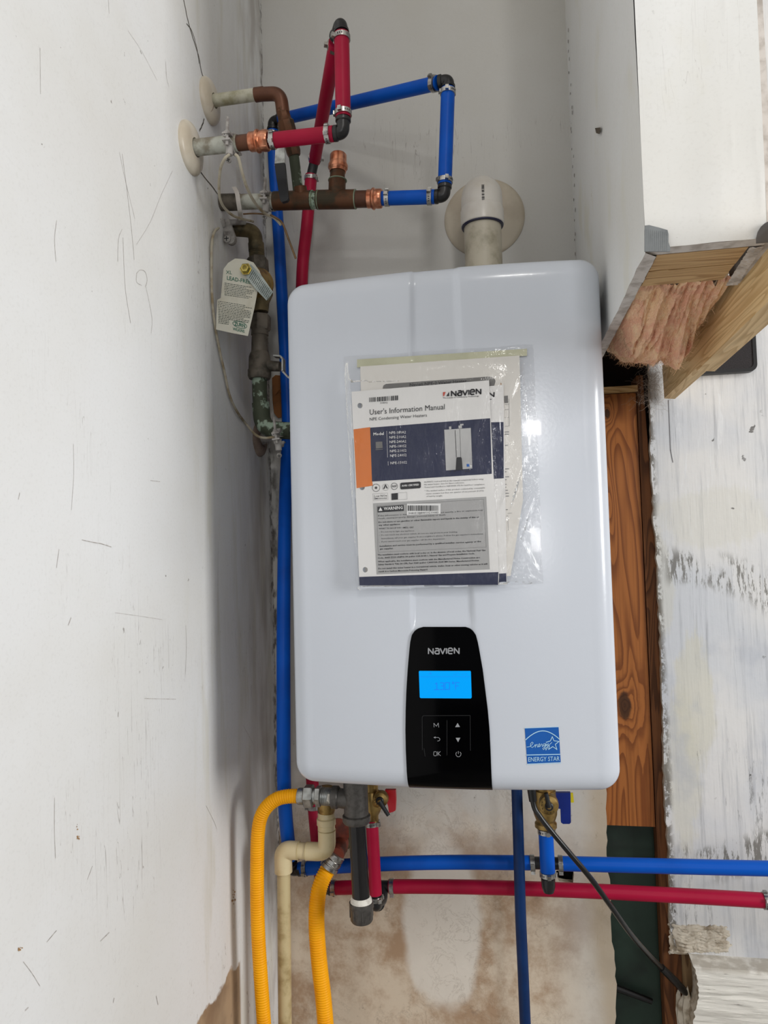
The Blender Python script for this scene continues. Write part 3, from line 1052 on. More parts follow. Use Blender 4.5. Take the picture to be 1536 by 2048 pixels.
def ins_fn(u, v):
    x = 0.2425 + 0.105 * u
    y = -0.128 + 0.325 * v
    e = max(0.0, min(1, min(u, 1 - u) * 5)) ** 0.6
    bump = sstep0(0.0, 0.55, v) * (1 - 0.75 * sstep0(0.62, 1.0, v))
    drop = 0.002 + 0.034 * bump * (0.5 + 0.5 * math.sin(math.pi * min(1, 0.1 + u * 0.85)))
    fold = abs(mnoise.noise(V(((u - 0.5) * (9 - 5 * v) + 2, v * 1.6, 3.1))))
    fold2 = mnoise.noise(V(((u - 0.5) * (22 - 12 * v), v * 5, 7)))
    lobe = 0.022 * abs(mnoise.noise(V((u * 3.6, v * 2.4, 12)))) * bump
    z = CZ + 0.008 - e * (drop + 0.026 * fold * (0.25 + bump) + 0.008 * fold2 + lobe + 0.003 * mnoise.noise(V((u * 40, v * 30, 1))))
    if v > 0.9:
        z += (v - 0.9) * 0.45
    return V((x, y + 0.014 * mnoise.noise(V((u * 7, v * 5, 11))), z))


mb = MB()
mb.grid(ins_fn, 90, 110)
mb.build('batt', 'insulation', ins)
mb = MB()
rnd = random.Random(3)
for k in range(900):
    u, v = rnd.random(), min(1, rnd.random() ** 0.45)
    p = ins_fn(u, v) + V((0, 0, 0.001))
    d = V((rnd.uniform(-1, 1), rnd.uniform(-0.6, 0.6), -rnd.uniform(0.1, 0.8))).normalized() * rnd.uniform(0.004, 0.013)
    e = V((rnd.uniform(-1, 1), rnd.uniform(-1, 1), rnd.uniform(-1, 0.6))) * 0.004
    mb.tube([p, p + d * 0.5 + e, p + d], [0.00025, 0.0002, 0.0001], 3, caps=False)
tag(mb.build('loose_fibre', 'fibre', ins), kind='stuff')

# grey dust web hanging from the chase down to the plank
mb = MB()
for k in range(300):
    t = rnd.random()
    x, y = 1318 - 26 * t + rnd.gauss(0, 9 + 8 * t), 705 + 105 * t + rnd.gauss(0, 8)
    p = P(x, y, 0.30 + 0.06 * rnd.random())
    d = V((rnd.uniform(-1, 1), rnd.uniform(-0.4, 0.4), rnd.uniform(-1, 1))) * 0.012
    mb.tube([p, p + d + V((rnd.uniform(-1, 1), 0, rnd.uniform(-1, 1))) * 0.004, p + d * 1.7], 0.00013, 3, caps=False)
for k in range(160):
    p = P(1212 + 36 * rnd.random(), 688 + rnd.gauss(0, 9), 0.10 + 0.15 * rnd.random())
    d = V((rnd.uniform(-1, 1), rnd.uniform(-0.4, 0.4), rnd.uniform(-1, 0.3))) * 0.009
    mb.tube([p, p + d, p + d * 1.6 + V((0.003, 0, -0.002))], 0.00013, 3, caps=False)
o = mb.build('dust_web', 'dust')
tag(o, 'grey dusty cobweb hanging between the insulation and the orange plank', 'cobweb', kind='stuff')

# duct tape on the chase corners
mb = MB()
q = [P(x, y, -0.2385) for x, y in ((1289, 503), (1289, 461), (1290, 451), (1298, 450), (1318, 455), (1335, 460), (1337, 468), (1337, 484), (1341, 496), (1340, 503))]
mb.prism(q, (0, 0.0011, 0))
for k in range(12):
    x = 1291 + k * 3.9
    mb.stroke([P(x, 457 + k * 0.6, -0.2388), P(x + 0.6, 502, -0.2388)], 0.0007, (0, -1, 0))
o = mb.build('tape_strip', 'duct', smooth=False)
tag(o, 'silver ribbed duct tape wrapped over the lower left corner of the boxed chase', 'tape', 'tape pieces on the chase')
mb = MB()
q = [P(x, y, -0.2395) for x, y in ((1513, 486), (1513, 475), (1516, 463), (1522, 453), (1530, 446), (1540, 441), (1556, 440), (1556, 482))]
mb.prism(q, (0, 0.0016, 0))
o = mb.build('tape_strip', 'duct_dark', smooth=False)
tag(o, 'darker grey rounded tape end at the lower right corner of the boxed chase', 'tape', 'tape pieces on the chase')

# pine batten running out past the chase
mb = MB()
c = [P(1325, 735, 0.355), P(1330, 796, 0.355), P(1352, 798, 0.355)]
n0 = [V((0.3605, 0.355, ZB + 0.628)), V((0.3615, 0.355, ZB + 0.570)), V((0.3790, 0.355, ZB + 0.568)), V((0.3790, 0.355, ZB + 0.628))]
n1 = [V((0.3585, 0.12, ZB + 0.626)), V((0.3595, 0.12, ZB + 0.567)), V((0.3770, 0.12, ZB + 0.565)), V((0.3770, 0.12, ZB + 0.626))]
n2 = [V((0.3585, 0.118, ZB + 0.626)), V((0.3595, 0.118, ZB + 0.562)), V((0.3835, 0.118, ZB + 0.560)), V((0.3835, 0.118, ZB + 0.626))]
n3 = [V((0.3490, -0.36, ZB + 0.622)), V((0.3500, -0.36, ZB + 0.556)), V((0.3745, -0.36, ZB + 0.554)), V((0.3745, -0.36, ZB + 0.622))]
vs = n0 + n1 + n2 + n3
fs = [(0, 3, 2, 1), (12, 13, 14, 15)]
for k in range(3):
    for i in range(4):
        j = (i + 1) % 4
        fs.append((k * 4 + i, k * 4 + j, k * 4 + 4 + j, k * 4 + 4 + i))
mb.add(vs, fs)
o = mb.build('pine_batten', 'pine_y', smooth=False)
tag(o, 'bare pine batten running forward from the wall beside the pink insulation', 'batten')

# black cloth-covered speaker on the right wall
spk = thing('flat_speaker', P(1450, 752, WY), 'flat black speaker with mesh front and rounded corner behind the pine batten', 'speaker')


def rrect(x0, z0_, x1, z1_, r, y, n=6):
    out = []
    for cx, cz, a0_ in ((x1 - r, z1_ - r, 0), (x0 + r, z1_ - r, 90), (x0 + r, z0_ + r, 180), (x1 - r, z0_ + r, 270)):
        for k in range(n + 1):
            t = math.radians(a0_ + 90 * k / n)
            out.append(V((cx + r * math.cos(t), y, cz + r * math.sin(t))))
    return out


sx0, sx1, sz0, sz1 = 0.385, 0.517, ZB + 0.609, ZB + 0.78
mb = MB()
mb.slab([rrect(sx0, sz0, sx1, sz1, 0.012, 0.357), rrect(sx0 + 0.006, sz0 + 0.006, sx1 - 0.006, sz1 - 0.006, 0.008, 0.357)], (0, 0.013, 0))
mb.build('frame', 'mesh_frame', spk, smooth=False)
mb = MB()
mb.prism(rrect(sx0 + 0.006, sz0 + 0.006, sx1 - 0.006, sz1 - 0.006, 0.008, 0.3585), (0, 0.004, 0))
mb.build('grille', 'mesh_black', spk, smooth=False)

# black bar leaning in the gap
mb = MB()
mb.tube([P(1228, 1974, 0.400), P(1262, 1987, 0.400), P(1304, 2003, 0.400)], [0.0058, 0.0055, 0.0048], 10)
o = mb.build('rubber_strip', 'cord')
tag(o, 'short black bar lying across the dark green board in the wall gap', 'bar')

# ================================================================== WATER HEATER
HW, HH = 0.2165, 0.70
RC, RD = 0.028, 0.020


def sstep(a, b, x):
    t = max(0.0, min(1.0, (x - a) / (b - a)))
    return t * t * (3 - 2 * t)


def cover_flat(x, z):
    y = -0.017 * (1 - (x / HW) ** 2)
    L = -0.046 + 0.013 * (z - 0.22) / 0.48
    R = 0.038 - 0.008 * (z - 0.22) / 0.48
    band = sstep(L - 0.0005, L + 0.0045, x) * (1 - sstep(R - 0.006, R + 0.001, x))
    y += 0.0035 * band * sstep(0.19, 0.235, z)
    return y


def cover_y(x, z):
    dx = max(0.0, RC - (HW - abs(x)))
    dz_ = max(0.0, RC - min(z, HH - z))
    t = min(1.0, math.hypot(dx, dz_) / RC)
    return cover_flat(max(-HW + RC, min(HW - RC, x)), max(RC, min(HH - RC, z))) + RD * (1 - math.sqrt(max(0.0, 1 - t * t)))


def on_cover(px, py, out=0.0):
    Y = -0.015
    for _ in range(6):
        p = P(px, py, Y)
        Y = cover_y(max(-HW, min(HW, p.x)), max(0, min(HH, p.z - ZB)))
    p = P(px, py, Y)
    return V((p.x, Y - out, p.z))


heater = thing('water_heater', (0, 0.16, ZB), 'white wall-hung tankless water heater with black control panel and blue lit display', 'water heater')
# front cover: rounded square-to-disc corners
xs = [-HW + RC * (1 - math.cos(math.pi / 2 * k / 10)) for k in range(10)]
inner = [-HW + RC + (2 * HW - 2 * RC) * k / 110 for k in range(111)]
XS = xs + inner + [-v for v in reversed(xs)]
zs = [RC * (1 - math.cos(math.pi / 2 * k / 10)) for k in range(10)]
inz = [RC + (HH - 2 * RC) * k / 60 for k in range(61)]
ZS = zs + inz + [HH - v for v in reversed(zs)]


def cover_pt(x, z):
    cx = max(-HW + RC, min(HW - RC, x))
    cz = max(RC, min(HH - RC, z))
    dx, dz_ = x - cx, z - cz
    if dx and dz_:
        m = max(abs(dx), abs(dz_))
        l = math.hypot(dx, dz_)
        dx, dz_ = dx / l * m, dz_ / l * m
    t = min(1.0, math.hypot(dx, dz_) / RC)
    y = cover_flat(cx, cz) + RD * (1 - math.sqrt(max(0.0, 1 - t * t)))
    return V((cx + dx, y, cz + dz_ + ZB))


mb = MB()
nx, nz = len(XS), len(ZS)
vs = [cover_pt(x, z) for z in ZS for x in XS]
fs = [(j * nx + i, j * nx + i + 1, (j + 1) * nx + i + 1, (j + 1) * nx + i) for j in range(nz - 1) for i in range(nx - 1)]
rim = [i for i in range(nx)] + [(j + 1) * nx - 1 for j in range(1, nz)] + [(nz - 1) * nx + i for i in range(nx - 2, -1, -1)] + [j * nx for j in range(nz - 2, 0, -1)]
b0 = len(vs)
vs += [V((vs[i].x, 0.075, vs[i].z)) for i in rim]
n_ = len(rim)
fs += [(rim[k], b0 + k, b0 + (k + 1) % n_, rim[(k + 1) % n_]) for k in range(n_)]
mb.add(vs, fs)
mb.build('front_cover', 'enamel', heater, angle=60)
mb = MB()
mb.abox((-HW + 0.003, 0.070, ZB + 0.003), (HW - 0.003, 0.336, ZB + HH - 0.003))
mb.build('cabinet', 'body_grey', heater, smooth=False)
mb = MB()
mb.abox((-0.17, 0.336, ZB + 0.56), (0.17, WY, ZB + 0.59))
mb.build('wall_bracket', 'zinc', heater, smooth=False)

# control panel
ROWS = [(1254, 846, 931), (1257, 836, 940), (1262, 829, 946), (1270, 823.5, 951.5), (1282, 820.5, 955), (1300, 818.5, 958.5), (1340, 815, 965.5), (1380, 812.5, 970.5),
        (1420, 811, 975.5), (1460, 810.5, 979), (1500, 811.2, 981), (1540, 813, 982.5), (1590, 815.5, 984.5)]


def row_at(y):
    for a_, b_ in zip(ROWS, ROWS[1:]):
        if y <= b_[0]:
            t = (y - a_[0]) / (b_[0] - a_[0])
            return a_[1] + (b_[1] - a_[1]) * t, a_[2] + (b_[2] - a_[2]) * t
    return ROWS[-1][1:]


ys = [1254 + 16 * (k / 10) ** 1.5 for k in range(10)] + [1270 + (1590 - 1270) * k / 46 for k in range(47)]


def panel_pt(k, u, out):
    l, r = row_at(ys[k])
    a_, b_ = P(l, ys[k], -0.019), P(r, ys[k], -0.019)
    p = a_.lerp(b_, u)
    z = max(0.0004, p.z - ZB)
    y = cover_flat(p.x, max(RC, z))
    flat = -0.017 * (1 - (p.x / HW) ** 2)
    y = min(y, flat) + (cover_y(p.x, z) - cover_flat(p.x, max(RC, z)))
    return V((p.x, y - out, z + ZB))


mb = MB()
NP = 30
front = [[panel_pt(k, u / NP, 0.0018) for u in range(NP + 1)] for k in range(len(ys))]
back = [[panel_pt(k, u / NP, -0.0015) for u in (0, NP)] for k in range(len(ys))]
vs = [p for r_ in front for p in r_]
mb.add(vs, [(k * (NP + 1) + i, (k + 1) * (NP + 1) + i, (k + 1) * (NP + 1) + i + 1, k * (NP + 1) + i + 1) for k in range(len(ys) - 1) for i in range(NP)])
for side, i in ((0, 0), (1, NP)):
    for k in range(len(ys) - 1):
        mb.add([front[k][i], front[k + 1][i], back[k + 1][side], back[k][side]], [(0, 1, 2, 3)])
tb = [panel_pt(0, u / NP, -0.004) for u in range(NP + 1)]
for i in range(NP):
    mb.add([front[0][i], front[0][i + 1], tb[i + 1], tb[i]], [(0, 1, 2, 3)])
panel = mb.build('control_panel', 'black_gloss', heater, angle=50)
panel['label'] = 'glossy black control panel'


def on_panel(x, y, out=0.0022):
    Y = -0.018
    for _ in range(4):
        p = P(x, y, Y)
        Y = -0.017 * (1 - (p.x / HW) ** 2) - out
    return P(x, y, Y)


def c2(x, y):                                    # a detail of the panel and the energy label, from a 4.267x enlargement
    return 780 + x / 4.2667, 1220 + y / 4.2667


def pp(pts, surf, conv):
    return [surf(*conv(*p)) for p in pts]


NF = V((0, -1, 0))


def T(mb_, body, x0, y0, x1, y1, h, surf, bold=0.0, res=2):
    a_ = surf(x0, y0)
    return mb_.text(body, a_, surf(x1, y1), surf(x0, y0 - h) - a_, bold, res)


def navien(mb_, x0, y0, x1, y1, h, wd, surf):
    L = [[(0, 0), (0, 1), (0.85, 0), (0.85, 1)],
         [(1.25, 0.97), (1.75, 0.97), (1.95, 0.8), (1.95, 0)], [(1.95, 0.58), (1.4, 0.58), (1.2, 0.42), (1.2, 0.16), (1.4, 0), (1.95, 0)],
         [(2.15, 1), (2.6, 0), (3.05, 1)], [(3.3, 0), (3.3, 1)],
         [(3.65, 0.52), (4.4, 0.52), (4.4, 0.8), (4.2, 1), (3.82, 1), (3.62, 0.8), (3.62, 0.2), (3.82, 0), (4.38, 0)],
         [(4.75, 0), (4.75, 1), (5.6, 0), (5.6, 1)]]
    for st in L:
        q = [surf(x0 + (x1 - x0) * u / 5.6, y0 + (y1 - y0) * u / 5.6 - h * v) for u, v in st]
        mb_.stroke(q, wd, NF)


mb = MB()
navien(mb, 857, 1308, 918, 1307, 11, 0.0016, on_panel)
o = mb.build('brand_lettering', 'icon', panel, smooth=False)
mb = MB()
q = [c2(*p) for p in ((246, 525), (252, 520), (684, 520), (690, 526), (697, 746), (690, 755), (262, 752), (254, 745))]
mb.prism([on_panel(*p, 0.0024) for p in q], (0, 0.0006, 0))
o = mb.build('display_screen', 'screen', panel, smooth=False)
o['label'] = 'blue backlit display reading 130 F'
mb = MB()
sp = lambda x, y: on_panel(x, y, 0.0028)
seg = 0.00085
for st in ([(385, 632), (400, 622), (400, 680)], [(375, 680), (420, 678)],
           [(428, 622), (458, 622), (458, 648), (435, 649)], [(458, 648), (458, 678), (428, 679)],
           [(470, 620), (508, 620), (508, 677), (470, 678), (470, 620)],
           [(532, 618), (538, 614), (544, 618), (544, 626), (538, 630), (532, 626), (532, 618)],
           [(560, 678), (558, 620), (594, 620)], [(558, 648), (584, 648)]):
    mb.stroke(pp(st, sp, c2), seg, NF)
mb.stroke(pp([(250, 570), (688, 568)], sp, c2), 0.0003, NF)
for st in ([(334, 546), (340, 536), (347, 536), (354, 546), (334, 546)], [(540, 554), (552, 552)], [(560, 540), (560, 554)], [(572, 538), (584, 538)], [(612, 548), (624, 548)], [(640, 540), (652, 550)]):
    mb.stroke(pp(st, sp, c2), 0.0004, NF)
o = mb.build('display_digits', 'lcd_ink', panel, smooth=False)

sp = on_panel


def icon(name, polys, strokes, texts, wd=0.0006):
    m_ = MB()
    for pl in polys:
        q = pp(pl, sp, c2)
        m_.add(q, [tuple(range(len(q)))])
    for st in strokes:
        m_.stroke(pp(st, sp, c2), wd, NF)
    for body, x0, y0, x1, y1, h in texts:
        a_, b_ = c2(x0, y0), c2(x1, y1)
        T(m_, body, a_[0], a_[1], b_[0], b_[1], h / 4.2667, sp)
    return m_.build(name, 'icon', panel, smooth=False)


icon('button_symbol', [], [[(376, 1000), (374, 966), (396, 992), (412, 964), (416, 1002)]], [])
icon('button_symbol', [[(556, 1000), (597, 998), (577, 964)]], [], [])
icon('button_symbol', [[(371, 1088), (388, 1079), (388, 1097)]], [[(380, 1088), (412, 1088), (424, 1096), (426, 1108), (418, 1116), (404, 1118)]], [])
icon('button_symbol', [[(560, 1091), (600, 1090), (581, 1128)]], [], [])
icon('button_symbol', [], [[(374, 1210), (390, 1208), (400, 1214), (400, 1236), (392, 1244), (378, 1244), (372, 1236), (374, 1210)], [(408, 1206), (409, 1244)], [(430, 1206), (411, 1226), (432, 1244)]], [])
icon('button_symbol', [], [[(570, 1212), (562, 1224), (564, 1240), (576, 1252), (592, 1252), (604, 1240), (606, 1222), (596, 1212)], [(583, 1204), (583, 1228)]], [])
mb = MB()
for st in ([(276, 1195), (274, 915), (284, 902), (684, 900), (686, 1200)], [(486, 940), (486, 1240)], [(290, 1180), (300, 1250)]):
    mb.stroke(pp(st, sp, c2), 0.00022, NF)
mb.build('button_outline', 'icon_dim', panel, smooth=False)

# blue efficiency label
es = lambda x, y: on_cover(x, y, 0.0004)
es2 = lambda x, y: on_cover(x, y, 0.0009)
mb = MB()


def es_fn(u, v):
    l, r = (1049.6 + 4.8 * v, 1456.8 + 70.5 * v), (1117.2 + 4.2 * v, 1454.2 + 70 * v)
    return es(l[0] + (r[0] - l[0]) * u, l[1] + (r[1] - l[1]) * u)


mb.grid(es_fn, 8, 8)
lab = mb.build('efficiency_label', 'sticker_blue', heater)
lab['label'] = 'square blue energy label'
mb = MB()
sw = 0.00105
arc = [(1156 + 292 * k / 16, 1108 - 76 * math.sin(math.pi * k / 16) ** 0.9 - 4 * k / 16) for k in range(17)]
mb.stroke(pp(arc, es2, c2), sw, NF)
script = [(1166, 1168), (1190, 1165), (1212, 1148), (1222, 1132), (1212, 1125), (1198, 1142), (1200, 1164), (1214, 1172), (1230, 1160), (1240, 1145), (1239, 1172), (1243, 1155), (1255, 1144), (1258, 1168), (1268, 1163),
          (1280, 1148), (1275, 1139), (1265, 1150), (1269, 1167), (1284, 1160), (1292, 1141), (1300, 1146), (1299, 1164), (1311, 1156)]
mb.stroke(pp(script, es2, c2), sw * 0.55, NF)
mb.stroke(pp([(1326, 1139), (1310, 1141), (1309, 1157), (1321, 1155), (1326, 1139), (1322, 1178), (1308, 1190), (1302, 1180), (1330, 1158), (1332, 1138), (1335, 1156), (1350, 1137), (1344, 1174), (1330, 1194), (1326, 1182), (1358, 1150), (1382, 1127)], es2, c2), sw * 0.55, NF)
mb.stroke(pp([(1330, 1128), (1368, 1116), (1385, 1079), (1398, 1114), (1442, 1120), (1410, 1145), (1424, 1189), (1388, 1164), (1353, 1188), (1360, 1154)], es2, c2), sw * 0.8, NF)
mb.stroke(pp([(1164, 1236), (1452, 1230)], es2, c2), sw, NF)
a_, b_ = c2(1180, 1292), c2(1447, 1284)
T(mb, 'ENERGY STAR', a_[0], a_[1], b_[0], b_[1], 8.8, es2)
mb.stroke([es2(1054, 1528), es2(1122, 1525.5)], 0.0008, NF)
mb.stroke([es2(1049, 1456), es2(1117, 1453.4)], 0.0006, NF)
mb.build('label_print', 'sticker_white', lab, smooth=False)

# ================================================================== PAPERWORK IN THE CLEAR BAG
YA, YB_, YC = -0.0264, -0.0226, -0.0194                # manual, second booklet, back sheet


def S(Y, d=0.0):
    return lambda x, y: P(x, y, Y - d)


def cA(x, y):                                           # enlargements used for the print: 3.491x, 4.518x, 4.8x
    return 680 + x / 3.491, 660 + y / 3.491


def cB(x, y):
    return 680 + x / 4.518, 740 + y / 4.518


def cC(x, y):
    return 700 + x / 4.8, 950 + y / 4.8


def sheet(name, px, Y, th, mat, label, cat, parent=None):
    m_ = MB()
    m_.prism([P(x, y, Y) for x, y in px], (0, th, 0))
    o_ = m_.build(name, mat, parent, smooth=False)
    if label:
        tag(o_, label, cat)
    return o_


def poly(m_, pts, surf, conv=None):
    q = [surf(*(conv(*p) if conv else p)) for p in pts]
    tr = tessellate_polygon([q])
    return m_.add(q, [tuple(t) for t in tr])


back_sheet = sheet('instruction_sheet', [(720.5, 733), (1039, 711), (1046, 1000), (1021, 1152), (731, 1160)], YC, 0.0008, 'paper2',
                   'rearmost cream sheet with a grey title pill sticking out above the manual', 'document')
mb = MB()
pill = [(385, 168), (392, 140), (415, 126), (1360, 58), (1390, 66), (1406, 100), (1395, 138), (1385, 150), (1350, 155)]
poly(mb, pill, S(YC, 0.0003), cB)
mb.build('title_pill', 'pill_grey', back_sheet, smooth=False)
mb = MB()
a_, b_ = cB(630, 148), cB(1145, 112)
T(mb, 'Navien NPE-2 Water Heater', a_[0], a_[1], b_[0], b_[1], 6.2, S(YC, 0.0006), 0.012)
mb.build('title_print', 'ink', back_sheet, smooth=False)
mb = MB()
poly(mb, [(1484, 234), (1517, 231), (1518, 296), (1486, 298)], S(YC, 0.0004), cB)
mb.build('table_head', 'pill_grey', back_sheet, smooth=False)
mb = MB()
for st in ([(1150, 520), (1180, 518)], [(1150, 556), (1180, 554)], [(1150, 612), (1181, 610)], [(1150, 672), (1181, 670)], [(1180, 480), (1182, 670)], [(1160, 1300), (1172, 1298), (1175, 1400)], [(1170, 1280), (1200, 1278)]):
    mb.stroke(pp(st, S(YC, 0.0004), cA), 0.00035, NF)
for yy in (712, 728, 806, 970, 990, 1025, 1046, 1078, 1098, 1120, 1140, 1160, 1255):
    mb.stroke(pp([(1152, yy), (1152 + random.choice((10, 20, 28)), yy - 1)], S(YC, 0.0004), cA), 0.0009, NF)
tag(mb.build('side_print', 'ink_grey', back_sheet, smooth=False), kind='stuff')

booklet = sheet('booklet', [(728, 792), (1007, 770), (1014, 1168.5), (740, 1172)], YB_, 0.0025, 'paper', 'white and navy booklet half hidden directly behind the information manual', 'booklet')
mb = MB()
poly(mb, [(1362, 472), (1477, 470), (1480, 978), (1362, 984)], S(YB_, 0.0003), cB)
mb.build('navy_block', 'navy', booklet, smooth=False)
mb = MB()
poly(mb, [(930, 1150.5), (1012.5, 1146.5), (1013, 1166.5), (930, 1169)], S(YB_, 0.0003))
mb.build('navy_footer', 'navy', booklet, smooth=False)
mb = MB()
q = [(1345, 240), (1345, 202), (1390, 240), (1392, 200)]
mb.stroke(pp(q, S(YB_, 0.0004), cB), 0.0017, NF)
mb.stroke(pp([(1350, 264), (1370, 263)], S(YB_, 0.0004), cB), 0.0008, NF)
mb.build('brand_lettering', 'ink', booklet, smooth=False)

man = thing('information_manual', P(860, 1170, YA), "white, navy and orange user's information manual at the front of the clear bag", 'manual')
mb = MB()
loops = [[P(*p, YA) for p in ((703, 783.5), (978, 760.5), (987, 950), (998, 1153), (997, 1169.5), (719, 1170.5))]]
hs = []
for hx, hy in ((139, 528), (154, 1099), (175, 1674)):
    x, y = cA(hx, hy)
    hs.append([P(x + 5.4 * math.cos(-2 * math.pi * k / 16), y + 5.4 * math.sin(-2 * math.pi * k / 16), YA) for k in range(16)])
mb.slab(loops + hs, (0, 0.0024, 0))
mb.build('cover_page', 'paper', man, smooth=False)
mb = MB()
poly(mb, [(122, 536), (272, 516), (290, 992), (296, 1045), (150, 1068)], S(YA, 0.0003), cB)
mb.build('orange_block', 'orange', man, smooth=False)
mb = MB()
poly(mb, [(210, 682), (1048, 616), (1060, 1004), (223, 1058)], S(YA, 0.0003), cA)
mb.build('navy_block', 'navy', man, smooth=False)
mb = MB()
poly(mb, [(134, 1724), (1106, 1690), (1104, 1779), (136, 1783)], S(YA, 0.0003), cA)
mb.build('navy_footer', 'navy', man, smooth=False)
mb = MB()
poly(mb, [(222, 272), (1308, 208), (1342, 905), (256, 955)], S(YA, 0.0003), cC)
mb.build('warning_box', 'panel_grey', man, smooth=False)

mb = MB()
t2 = S(YA, 0.0006)


def TA(m_, body, conv, x0, y0, x1, y1, h, bold=0.0, res=1):
    a__, b__ = conv(x0, y0), conv(x1, y1)
    k = {cA: 3.491, cB: 4.518, cC: 4.8}[conv]
    T(m_, body, a__[0], a__[1], b__[0], b__[1], h / k, t2, bold, res)


TA(mb, "User's Information Manual", cB, 268, 404, 946, 354, 48, 0.0, 2)
TA(mb, 'NPE Condensing Water Heaters', cB, 268, 458, 785, 420, 27, 0.0, 2)
TA(mb, 'The Leader in Condensing Technology', cB, 930, 258, 1255, 240, 12, 0.01)
x, y = cB(1003, 236)
x2_, y2_ = cB(1276, 214)
navien(mb, x + 1, y, x2_ - 1, y2_, 9.6, 0.0019, t2)
poly(mb, [(960, 236), (985, 196), (988, 236)], t2, cB)
TA(mb, '30895', cB, 362, 305, 430, 302, 15)
bars = [(264, 5), (276, 4), (286, 8), (302, 10), (318, 6), (336, 10), (352, 12), (368, 5), (378, 10), (394, 9), (408, 8), (420, 3), (428, 5), (440, 3), (448, 2), (460, 9), (474, 9), (486, 5), (498, 12), (514, 10)]
for bx, bw in bars:
    t = (bx - 264) / 260
    poly(mb, [(bx, 250 - 20 * t), (bx + bw, 249 - 20 * t), (bx + bw, 289 - 18 * t), (bx, 290 - 18 * t)], t2, cB)
# certification row
for cx, cy, r_ in ((250, 122, 36), (425, 108, 31)):
    p_ = [(cx + r_ * math.cos(2 * math.pi * k / 20), cy + r_ * math.sin(2 * math.pi * k / 20)) for k in range(21)]
    mb.stroke(pp(p_, t2, cC), 0.0005, NF)
poly(mb, [(250 + (18 if k % 2 == 0 else 8) * math.sin(math.pi * k / 5), 122 - (18 if k % 2 == 0 else 8) * math.cos(math.pi * k / 5)) for k in range(10)], t2, cC)
poly(mb, [(318, 134), (340, 86), (364, 130), (350, 128), (340, 104), (332, 132)], t2, cC)
p_ = [(341 + 31 * math.cos(2 * math.pi * k / 20), 117 + 31 * math.sin(2 * math.pi * k / 20)) for k in range(21)]
mb.stroke(pp(p_, t2, cC), 0.00025, NF)
TA(mb, 'NSF', cC, 404, 118, 448, 116, 20, 0.02)
poly(mb, [(482, 82), (494, 74), (668, 62), (680, 72), (680, 118), (668, 126), (494, 138), (483, 130)], t2, cC)
poly(mb, [(397, 178), (460, 172), (460, 236), (400, 240)], t2, cC)
TA(mb, 'Low NOx', cC, 232, 214, 356, 206, 22)
TA(mb, 'EMISSIONS', cC, 232, 234, 356, 228, 13, 0.01)
for a__, b__ in (((218, 180), (362, 172)), ((362, 172), (366, 236)), ((366, 236), (222, 246)), ((222, 246), (218, 180)), ((462, 172), (545, 166)), ((545, 166), (548, 232)), ((548, 232), (462, 236))):
    mb.stroke(pp([a__, b__], t2, cC), 0.00018, NF)
poly(mb, [(263, 304), (515, 286), (518, 344), (266, 360)], t2, cC)
LN = [("ALWAYS read and follow this manual completely before using", 712, 74, 1280, 44, 13, 0), ("the water heater. Save for future reference.", 712, 98, 1098, 78, 13, 0),
      ("Tested and Certified to NSF/ANSI 372 for lead free* compliance.", 714, 124, 1295, 94, 13, 0), ("* The wetted surface of this product contacted by consumable", 716, 160, 1296, 128, 13, 0),
      ("water contains less than one quarter of one percent (0.25%)", 732, 186, 1284, 156, 13, 0), ("of lead by weight.", 732, 211, 890, 204, 13, 0),
      ("If the information in this", 270, 398, 545, 384, 14, 0), ("ed exactly, a fire or explosion may", 874, 366, 1276, 342, 14, 0),
      ("result, causing property damage, personal injury or death.", 272, 424, 922, 388, 14, 0),
      ("Do not store or use gasoline or other flammable vapors and liquids in the vicinity of this or", 274, 460, 1240, 410, 14, 0.022), ("any other appliance.", 275, 488, 484, 478, 14, 0.022),
      ("WHAT TO DO IF YOU SMELL GAS", 277, 522, 610, 508, 14, 0.012), ("-  Do not try to light any appliance.", 278, 553, 620, 540, 13, 0),
      ("-  Do not touch any electrical switch; do not use any phone in your building.", 278, 584, 1034, 552, 13, 0),
      ("Immediately call your gas supplier from a neighbor's phone. Follow the gas supplier's instructions.", 302, 616, 1282, 570, 13, 0),
      ("-  If you cannot reach your gas supplier, call the fire department.", 280, 648, 915, 618, 13, 0),
      ("Installation and service must be performed by a qualified installer, service agency or the", 285, 690, 1260, 644, 14, 0.022), ("gas supplier.", 286, 716, 418, 710, 14, 0.022),
      ("The installation must conform with local codes or, in the absence of local codes, the National Fuel Gas", 266, 774, 1302, 728, 14, 0.022), ("Code, ANSI Z223.1/NFPA 54 and/or CSA B149.1, Natural Gas and Propane Installation Code.", 267, 804, 1198, 760, 14, 0.022),
      ("When applicable, the installation must conform with the Manufactured Home Construction and", 269, 838, 1248, 798, 14, 0.022), ("Safety Standard, Title 24 CFR, Part 3280 and/or CAN/CSA Z240 MH Series, Manufactured Homes.", 270, 867, 1242, 826, 14, 0.022),
      ("Do not install this water heater in a recreational vehicle, trailer, boat or other moving vehicles as it will", 272, 905, 1318, 860, 14, 0.022), ("result in a Carbon Monoxide Poisoning Hazard.", 273, 934, 748, 914, 14, 0.022)]
for body, x0, y0, x1, y1, h, bd in LN:
    TA(mb, body, cC, x0, y0, x1, y1, h, bd)
for a__, b__ in (((258, 296), (1282, 232)), ((1282, 232), (1308, 692)), ((1308, 692), (270, 742)), ((270, 742), (258, 296))):
    mb.stroke(pp([a__, b__], t2, cC), 0.00018, NF)
mb.build('printed_text', 'ink', man, smooth=False)
mb = MB()
t3 = S(YA, 0.0009)


